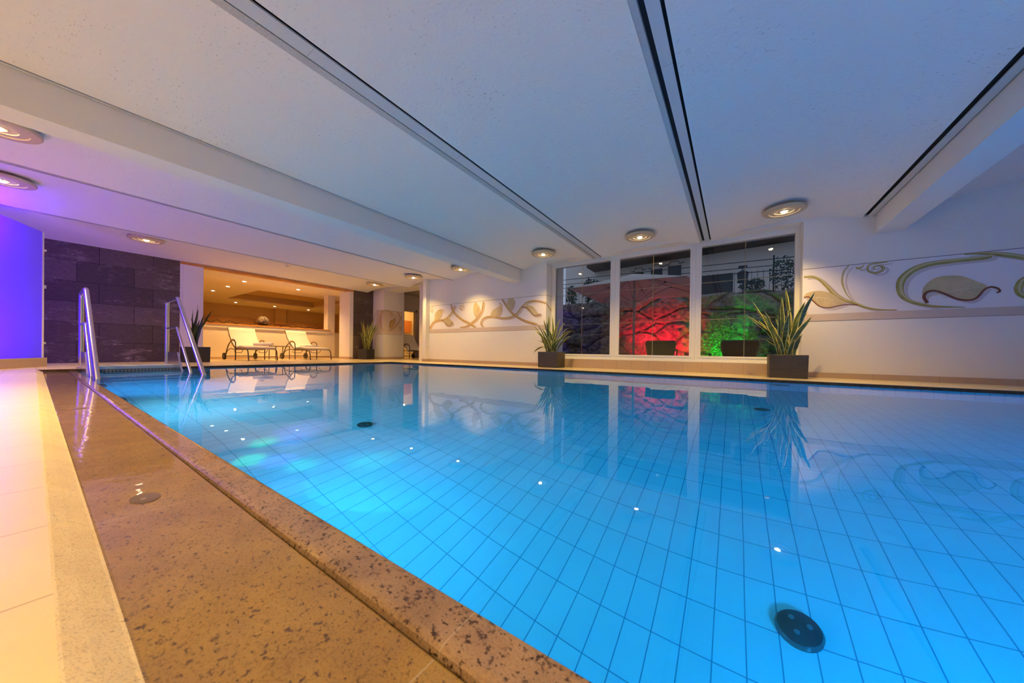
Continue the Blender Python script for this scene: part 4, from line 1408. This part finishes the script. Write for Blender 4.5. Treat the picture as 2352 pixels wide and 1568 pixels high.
# ------------------------------------------------------------------ sill decoration
t = thing('lattice_vase', 'round pierced pottery lantern ball on the pine sill', 'vase', (-13.2, 4.37, 1.155))
vb = MB()
n_, m_ = 20, 12
prof = [(0.06, 0.0), (0.11, 0.02), (0.15, 0.08), (0.158, 0.14), (0.14, 0.20), (0.10, 0.25), (0.07, 0.275), (0.075, 0.285), (0.06, 0.28)]
vb.lathe(prof, n=32)
M['pottery'] = None
mt, nt, bb_ = new_mat('speckled_pottery')
vr = N(nt, 'ShaderNodeTexVoronoi')
vr.inputs['Scale'].default_value = 34
nt.links.new(coords(nt), vr.inputs['Vector'])
nt.links.new(ramp(nt, vr.outputs['Distance'], [(0.30, (0.50, 0.38, 0.24)), (0.42, (0.06, 0.035, 0.02))]), bb_.inputs['Base Color'])
bb_.inputs['Roughness'].default_value = 0.6
M['pottery'] = mt
vb.build('body', M['pottery'], t, True)
t = thing('driftwood_tray', 'dark boat shaped wooden tray under the pottery ball', 'tray', (-13.2, 4.37, 1.118))
tb = MB()
vs = []
for i in range(17):
    s_ = -1 + i / 8
    w_ = 0.11 * math.sqrt(max(0, 1 - s_ * s_)) + 0.004
    z = 0.022 + 0.085 * abs(s_) ** 2.5
    vs += [(-w_, s_ * 0.27, z + 0.022), (0, s_ * 0.27, z - 0.004 if abs(s_) > .5 else z - 0.008), (w_, s_ * 0.27, z + 0.022), (0, s_ * 0.27, z + 0.02)]
fs = []
for i in range(16):
    for k in range(4):
        fs.append((i * 4 + k, i * 4 + (k + 1) % 4, (i + 1) * 4 + (k + 1) % 4, (i + 1) * 4 + k))
tb.add(vs, fs)
tb.build('bowl', M['driftwood'], t, True)
def drift(y0, y1, amp, seed, lb):
    rr = random.Random(seed)
    t = thing('driftwood_branch', lb, 'driftwood', (-13.2, 0, 1.108), 0, 'curly driftwood branches on the pine sill')
    pts = []
    n = 22
    for i in range(n + 1):
        q = i / n
        pts.append((rr.uniform(-.01, .01), y0 + (y1 - y0) * q, 0.016 + amp * abs(math.sin(q * PI * 3.5)) ** 1.2 * (1 - 0.3 * q)))
    MB().tube(spline(pts, 3), 0.013, 7).build('branch', M['driftwood'], t, True)
    for i in range(9):
        q = rr.uniform(0.05, 0.95)
        p = pts[int(q * n)]
        MB().tube([p, (p[0], p[1] + rr.uniform(-.04, .04), p[2] + 0.04), (p[0], p[1] + rr.uniform(-.08, .08), p[2] + 0.06)], [0.006, 0.004, 0.002], 6).build('twig', M['driftwood'], t, True)


drift(2.72, 3.80, 0.10, 4, 'curly driftwood branch on the sill left of the pottery ball')
drift(4.85, 6.25, 0.05, 8, 'thin wavy driftwood branch on the sill right of the pottery ball')

# ------------------------------------------------------------------ pool steps with handrails
t = thing('pool_stairs', 'stainless steel pool stair platform with perforated risers between the handrails', 'pool stairs', (0, 0, 0))
MB().box(-8.62, -8.02, 0.56, 1.47, -0.002, 0.052).build('platform', M['steel_dull'], t, bevel=0.006)
mt, nt, bb_ = new_mat('perforated_riser')
tcn = N(nt, 'ShaderNodeTexCoord')
mpn = N(nt, 'ShaderNodeMapping')
mpn.inputs['Scale'].default_value = (1, 26, 26)
nt.links.new(tcn.outputs['Object'], mpn.inputs['Vector'])
vr = N(nt, 'ShaderNodeTexVoronoi')
vr.inputs['Scale'].default_value = 1.0
vr.inputs['Randomness'].default_value = 0.0
nt.links.new(mpn.outputs[0], vr.inputs['Vector'])
nt.links.new(ramp(nt, vr.outputs['Distance'], [(0.30, (0.005, 0.005, 0.006)), (0.36, (0.22, 0.22, 0.22))]), bb_.inputs['Base Color'])
bb_.inputs['Roughness'].default_value = 0.35
M['perf'] = mt
for i in range(5):
    x = -8.03 + 0.30 * i
    z = -0.235 - 0.20 * i
    MB().box(x - 0.012, x - 0.002, 0.58, 1.45, z + 0.027, (-0.004 if i == 0 else z + 0.198)).build('riser', M['perf'], t)
    MB().box(x, x + 0.298, 0.57, 1.46, z, z + 0.025).build('tread', M['tread'], t, bevel=0.004)


def handrail(y, lb):
    t = thing('handrail', lb, 'handrail', (0, y, 0), 0, 'steel handrails of the pool stairs')
    r = 0.029
    def rnd(pts, rad=0.07):
        out = [Vector(pts[0])]
        for i in range(1, len(pts) - 1):
            a, b_, c = Vector(pts[i - 1]), Vector(pts[i]), Vector(pts[i + 1])
            u, v = (a - b_).normalized(), (c - b_).normalized()
            s0, s1 = b_ + u * rad, b_ + v * rad
            for k in range(6):
                q = k / 5
                out.append((1 - q) ** 2 * s0 + 2 * (1 - q) * q * b_ + q * q * s1)
        out.append(Vector(pts[-1]))
        return out
    MB().tube(rnd([(-8.60, 0, 0.0), (-8.60, 0, 1.19), (-7.82, 0, 1.19), (-6.30, 0, -0.035), (-5.9, 0, -0.36)]), r, 14, flat=1.0).build('grab_rail', M['steel'], t, True)
    MB().tube(rnd([(-8.60, 0, 0.70), (-7.87, 0, 0.69), (-6.99, 0, -0.035), (-6.5, 0, -0.44)], 0.04), 0.020, 12).build('middle_rail', M['steel'], t, True)
    MB().tube([(-5.9, 0, -0.36), (-6.5, 0, -0.44)], 0.015, 10).build('lower_brace', M['steel'], t, True)
    MB().prism([(-8.45, -0.002), (-8.45, 0.27), (-7.80, 0.27), (-7.60, 0.05), (-7.45, -0.06), (-7.60, -0.3), (-8.2, -0.2), (-8.2, -0.002)], -0.012, 0.012, 'y').build('side_plate', M['steel'], t)
    MB().lathe([(0.055, 0.0), (0.055, 0.008), (0.03, 0.016), (0.0, 0.016)], (-8.60, 0, 0), 24).build('base_flange', M['steel'], t, True)
    return t


handrail(0.425, 'near left steel handrail of the pool stairs, taller in view')
handrail(1.375, 'right hand steel handrail of the pool stairs beside the dark plant')

# ------------------------------------------------------------------ garden beyond the window
GZ = -0.02
struct(box('ground_patio', M['paving'], -12, 8, 7.85, 13, -0.3, GZ))


def rock_wall():
    mb = MB()
    nx, nz = 420, 100
    x0, x1, z0, z1 = -6.5, 5.0, GZ - 0.1, 2.25
    vs = []
    for j in range(nz + 1):
        for i in range(nx + 1):
            x = x0 + (x1 - x0) * i / nx
            z = z0 + (z1 - z0) * j / nz
            dist, pts = noise.voronoi(Vector((x * 0.78 + 0.3 * noise.noise(Vector((x * 1.3, 0, z * 1.3))), 0.3, z * 1.7 + 0.35 * noise.noise(Vector((x * 1.1, 5, z * 1.1))))), distance_metric='DISTANCE', exponent=2.5)
            gap = min(1.0, (dist[1] - dist[0]) * 6.0)
            bulge = 0.22 * (gap ** 0.4) + 0.10 * noise.noise(pts[0] * 7) + 0.05 * noise.fractal(Vector((x * 9, 3, z * 9)), 1.0, 2.0, 3)
            bulge += 0.05 * noise.fractal(Vector((x * 4, 0, z * 4)), 1.0, 2.0, 4)
            lean = 0.12 * (z - z0)
            top = 0.10 * noise.noise(Vector((x * 1.3, 4, 0))) if j > nz - 8 else 0
            vs.append((x, 11.85 + lean - bulge, z + top))
    fs = [(j * (nx + 1) + i, j * (nx + 1) + i + 1, (j + 1) * (nx + 1) + i + 1, (j + 1) * (nx + 1) + i) for j in range(nz) for i in range(nx)]
    mb.add(vs, fs)
    n0 = len(mb.v)
    mb.box(x0, x1, 12.25, 16.5, GZ, 2.2)
    return mb.build('rock_wall', M['rock'], None, True)


tag(rock_wall(), 'boulder retaining wall in the garden lit red and green', 'stone wall')


def foliage(name, label, c, r, n, mat, seed, size=0.05, kind=None, cat='shrub'):
    rr = random.Random(seed)
    mb = MB()
    for i in range(n):
        while True:
            p = Vector((rr.uniform(-1, 1), rr.uniform(-1, 1), rr.uniform(-1, 1)))
            if p.length < 1:
                break
        p = Vector((c[0] + p.x * r[0], c[1] + p.y * r[1], c[2] + p.z * r[2]))
        a = Vector((rr.gauss(0, 1), rr.gauss(0, 1), rr.gauss(0, 1))).normalized()
        b_ = a.cross(Vector((rr.gauss(0, 1), rr.gauss(0, 1), rr.gauss(0, 1)))).normalized()
        s_ = size * rr.uniform(0.6, 1.3)
        mb.add([p - a * s_, p + b_ * s_ * 0.45, p + a * s_, p - b_ * s_ * 0.45], [(0, 1, 2, 3)])
    o = mb.build(name, mat)
    tag(o, label, cat, kind=kind)
    return o


for (c, r, n, sd, lb) in (((-0.38, 11.35, 0.83), (0.38, 0.12, 0.86), 1500, 21, 'ivy spilling down the boulders between the middle and right panes'),
                          ((0.38, 11.3, 0.5), (0.24, 0.12, 0.6), 900, 22, 'ivy patch low on the boulders, brightly green lit'),
                          ((0.95, 11.3, 0.42), (0.30, 0.12, 0.45), 600, 23, 'ivy patch on the boulders behind the right chair'),
                          ((-2.75, 10.9, 0.15), (0.75, 0.12, 0.25), 900, 24, 'low red lit ground cover at the foot of the boulders')):
    foliage('ivy', lb, c, r, n, M['ivy'], sd, 0.035, 'stuff', 'ivy')

# garden uplight bodies
for x, y, lb in ((-2.15, 10.15, 'small red garden spotlight at the foot of the boulder wall'), (-0.15, 10.1, 'small green garden spotlight at the foot of the boulder wall')):
    t = thing('garden_spotlight', lb, 'spotlight', (x, y, GZ), 0, 'garden spotlights')
    MB().lathe([(0.05, 0), (0.05, 0.015), (0.01, 0.02), (0.01, 0.05)], n=16).build('base', M['iron'], t, True)
    MB().tube([(0, -0.07, 0.06), (0, 0.02, 0.09)], 0.035, 14).build('head', M['iron'], t, True)

# parasol
t = thing('garden_parasol', 'large square off white parasol seen through the left and middle panes', 'parasol', (-2.45, 10.0, GZ))
RX, ZR, ZA = 1.6, 2.16, 2.72
cor = [(-1.45, -1.55, ZR), (1.55, -1.6, ZR), (1.65, 1.55, ZR), (-1.55, 1.6, ZR)]
cv = MB()
vs = []
n = 8
top = Vector((0, 0, ZA))
for i in range(4):
    A, B_ = Vector(cor[i]), Vector(cor[(i + 1) % 4])
    vs = [top] + [A.lerp(B_, k / n) + Vector((0, 0, -0.03 * math.sin(PI * k / n) * -1)) for k in range(n + 1)]
    cv.add(vs, [(0, k + 1, k + 2) for k in range(n)])
cn = cv.build('canopy', M['umbrella'], t)
cn.modifiers.new('solid', 'SOLIDIFY').thickness = 0.004
MB().tube([(0, 0, 0), (0, 0, ZA - 0.02)], 0.032, 12).build('pole', M['pole'], t, True)
MB().lathe([(0.06, 1.72), (0.06, 1.86), (0.03, 1.89)], n=16).build('runner', M['pole'], t, True)
MB().lathe([(0.09, 0.02), (0.09, 0.30), (0.04, 0.34), (0.0, 0.34)], n=16).build('base', M['iron'], t, True)
for i in range(8):
    if i % 2 == 0:
        e_ = Vector(cor[i // 2])
    else:
        e_ = (Vector(cor[i // 2]) + Vector(cor[(i // 2 + 1) % 4])) / 2
    a_ = Vector((0, 0, ZA - 0.05))
    b_ = e_ + Vector((0, 0, -0.03))
    r_ = MB().tube([a_, b_], 0.013, 6).build('rib', M['pole'], t)
    MB().tube([(0, 0, 1.84), a_.lerp(b_, 0.52)], 0.011, 6).build('strut', M['pole'], r_)
    MB().tube([a_.lerp(b_, 0.52) + Vector((0, 0, .02)), a_.lerp(b_, 0.52) - Vector((0, 0, .03))], 0.03, 8).build('joint', M['iron'], r_)

# dark wicker chairs
def garden_chair(x, y, w_, lb, rz=0):
    t = thing('garden_chair', lb, 'garden chair', (x, y, GZ), rz, 'black garden chairs')
    bk = MB()
    pts = [(-w_ * 0.82, 0.28), (-w_, 0.60), (-w_ * 0.93, 0.665), (w_ * 0.93, 0.665), (w_, 0.60), (w_ * 0.82, 0.28)]
    bk.prism(pts, -0.03, 0.0, 'y')
    bk.build('backrest', M['wicker'], t, bevel=0.012)
    MB().tube([(-w_ * .82, -0.02, 0.28), (-w_, -0.03, 0.60), (-w_ * .92, -0.035, 0.672), (w_ * .92, -0.035, 0.672), (w_, -0.03, 0.60), (w_ * .82, -0.02, 0.28)], 0.018, 8).build('back_frame', M['iron'], t, True)
    MB().box(-w_ * .82, w_ * .82, 0.0, 0.5, 0.26, 0.31).build('seat', M['wicker'], t, bevel=0.01)
    for sx in (-1, 1):
        for yy in (0.02, 0.48):
            MB().tube([(sx * w_ * .8, yy, 0.28), (sx * w_ * .82, yy, 0)], 0.016, 8).build('leg', M['iron'], t, True)
        MB().tube(spline([(sx * w_ * .95, 0, 0.45), (sx * w_ * .98, 0.25, 0.47), (sx * w_ * .9, 0.45, 0.42), (sx * w_ * .85, 0.48, 0.28)], 4), 0.016, 8).build('armrest', M['iron'], t, True)
    return t


garden_chair(-1.47, 8.6, 0.335, 'black garden chair behind the middle pane, against the red light')
garden_chair(0.105, 8.6, 0.335, 'black garden chair behind the right pane, against the green light')
# low garden table with lantern
t = thing('garden_table', 'low dark garden table behind the right pane', 'garden table', (-0.72, 9.2, GZ))
MB().box(-0.28, 0.28, -0.25, 0.25, 0.36, 0.39).build('tabletop', M['iron'], t, bevel=0.004)
for sx in (-1, 1):
    for sy in (-1, 1):
        MB().tube([(sx * .25, sy * .22, 0.36), (sx * .25, sy * .22, 0)], 0.015, 8).build('leg', M['iron'], t, True)

# terrace railing above the rock wall
t = thing('terrace_railing', 'black iron railing along the terrace above the boulders', 'railing', (0, 12.9, 2.2))
rl = MB()
for z in (0.98, 1.18):
    rl.tube([(-7.5, 0, z + .12), (3.5, 0, z - 0.10)], 0.012, 6)
rl.tube([(-7.5, 0, 0.82 + .12), (3.5, 0, 0.82 - 0.10)], 0.012, 6)
rl.tube([(-7.5, 0, 0.22), (3.5, 0, 0.0)], 0.010, 6)
rl.build('rails', M['iron'], t)
for i in range(6):
    x = -7.0 + i * 2.0
    MB().box(x - .02, x + .02, -.02, .02, -0.05, 1.24).build('post', M['iron'], t)
for i in range(70):
    x = -7.2 + i * 0.15
    MB().box(x - .006, x + .006, -.006, .006, 0.05, 0.88 - (x + 2) * 0.02).build('baluster', M['iron'], t)
# house
t = thing('farm_house', 'grey white house beyond the terrace with dark wooden balcony and shutters', 'house', (0, 15.2, 2.2))
MB().box(-7.1, 5.5, 0, 0.3, 0, 2.5).build('wall', M['house'], t)
MB().add([(-5.6, -1.0, 2.02), (5.5, -1.0, 2.30), (5.5, -1.0, 4.2), (-5.6, -1.0, 4.2), (-5.6, 0.0, 2.02), (5.5, 0.0, 2.30), (5.5, 0.0, 4.2), (-5.6, 0.0, 4.2)],
         [(0, 1, 2, 3), (0, 4, 5, 1), (4, 0, 3, 7), (1, 5, 6, 2)]).build('balcony', M['darkwood'], t)
MB().box(-7.1, -5.6, 0, 0.3, 2.5, 3.4).build('upper_wall', M['house'], t)
for x, w_, z0, z1 in ((-3.55, 0.42, 1.2, 1.75), (-2.8, 0.45, 1.15, 1.8), (-2.1, 0.50, 1.0, 1.85)):
    wn = MB().box(x - w_ / 2, x + w_ / 2, -0.05, 0.0, z0, z1).build('window', M['shutter'], t)
    MB().tube([(x - w_ / 2 - .1, -0.08, z1 + .06), (x - w_ / 2 + .05, -0.08, z1 + .05), (x - .15, -0.08, z1 + .18), (x + .15, -0.08, z1 + .18), (x + w_ / 2 - .05, -0.08, z1 + .06), (x + w_ / 2 + .12, -0.08, z1 + .10)], 0.015, 6).build('iron_bracket', M['iron'], wn)
MB().box(-1.4, -0.05, -0.02, 0.0, 0.3, 1.3).build('gate', M['shutter'], t)
# lantern on the terrace
t = thing('lantern', 'dark hanging lantern on a post behind the railing in the right pane', 'lantern', (0.22, 13.15, 2.64))
MB().lathe([(0.02, 0.50), (0.16, 0.42), (0.20, 0.40), (0.16, 0.39), (0.14, 0.14), (0.17, 0.12), (0.14, 0.08), (0.0, 0.08)], n=6).build('body', M['shutter'], t)
MB().box(-0.12, 0.12, -0.03, 0.03, 0.58, 0.64).build('bracket', M['iron'], t)
MB().tube([(0, 0, 0.48), (0, 0, 0.60)], 0.01, 6).build('chain', M['iron'], t)
MB().tube([(0.0, 0.03, 0.62), (0.0, 0.24, 0.62), (0.0, 0.24, -0.43)], 0.014, 6).build('post', M['iron'], t)
for (c, r, n, sd, lb) in (((-5.6, 12.6, 2.68), (0.25, 0.2, 0.45), 380, 31, 'thin shrub at the left edge of the left pane'),
                          ((-4.75, 12.6, 2.83), (0.42, 0.2, 0.52), 600, 32, 'round shrub on the terrace above the parasol edge'),
                          ((-2.9, 13.6, 2.72), (0.35, 0.2, 0.5), 350, 33, 'low shrub before the shuttered windows'),
                          ((-1.8, 13.6, 2.75), (0.4, 0.2, 0.52), 350, 34, 'small shrub right of the shuttered windows'),
                          ((1.25, 12.6, 2.8), (0.42, 0.2, 0.55), 420, 35, 'tall shrub on the terrace in the right pane'),
                          ((0.45, 12.55, 2.52), (0.33, 0.15, 0.22), 320, 36, 'flat shrub on the boulders beside the lantern')):
    foliage('terrace_shrub', lb, c, r, n, M['bush'], sd, 0.055)
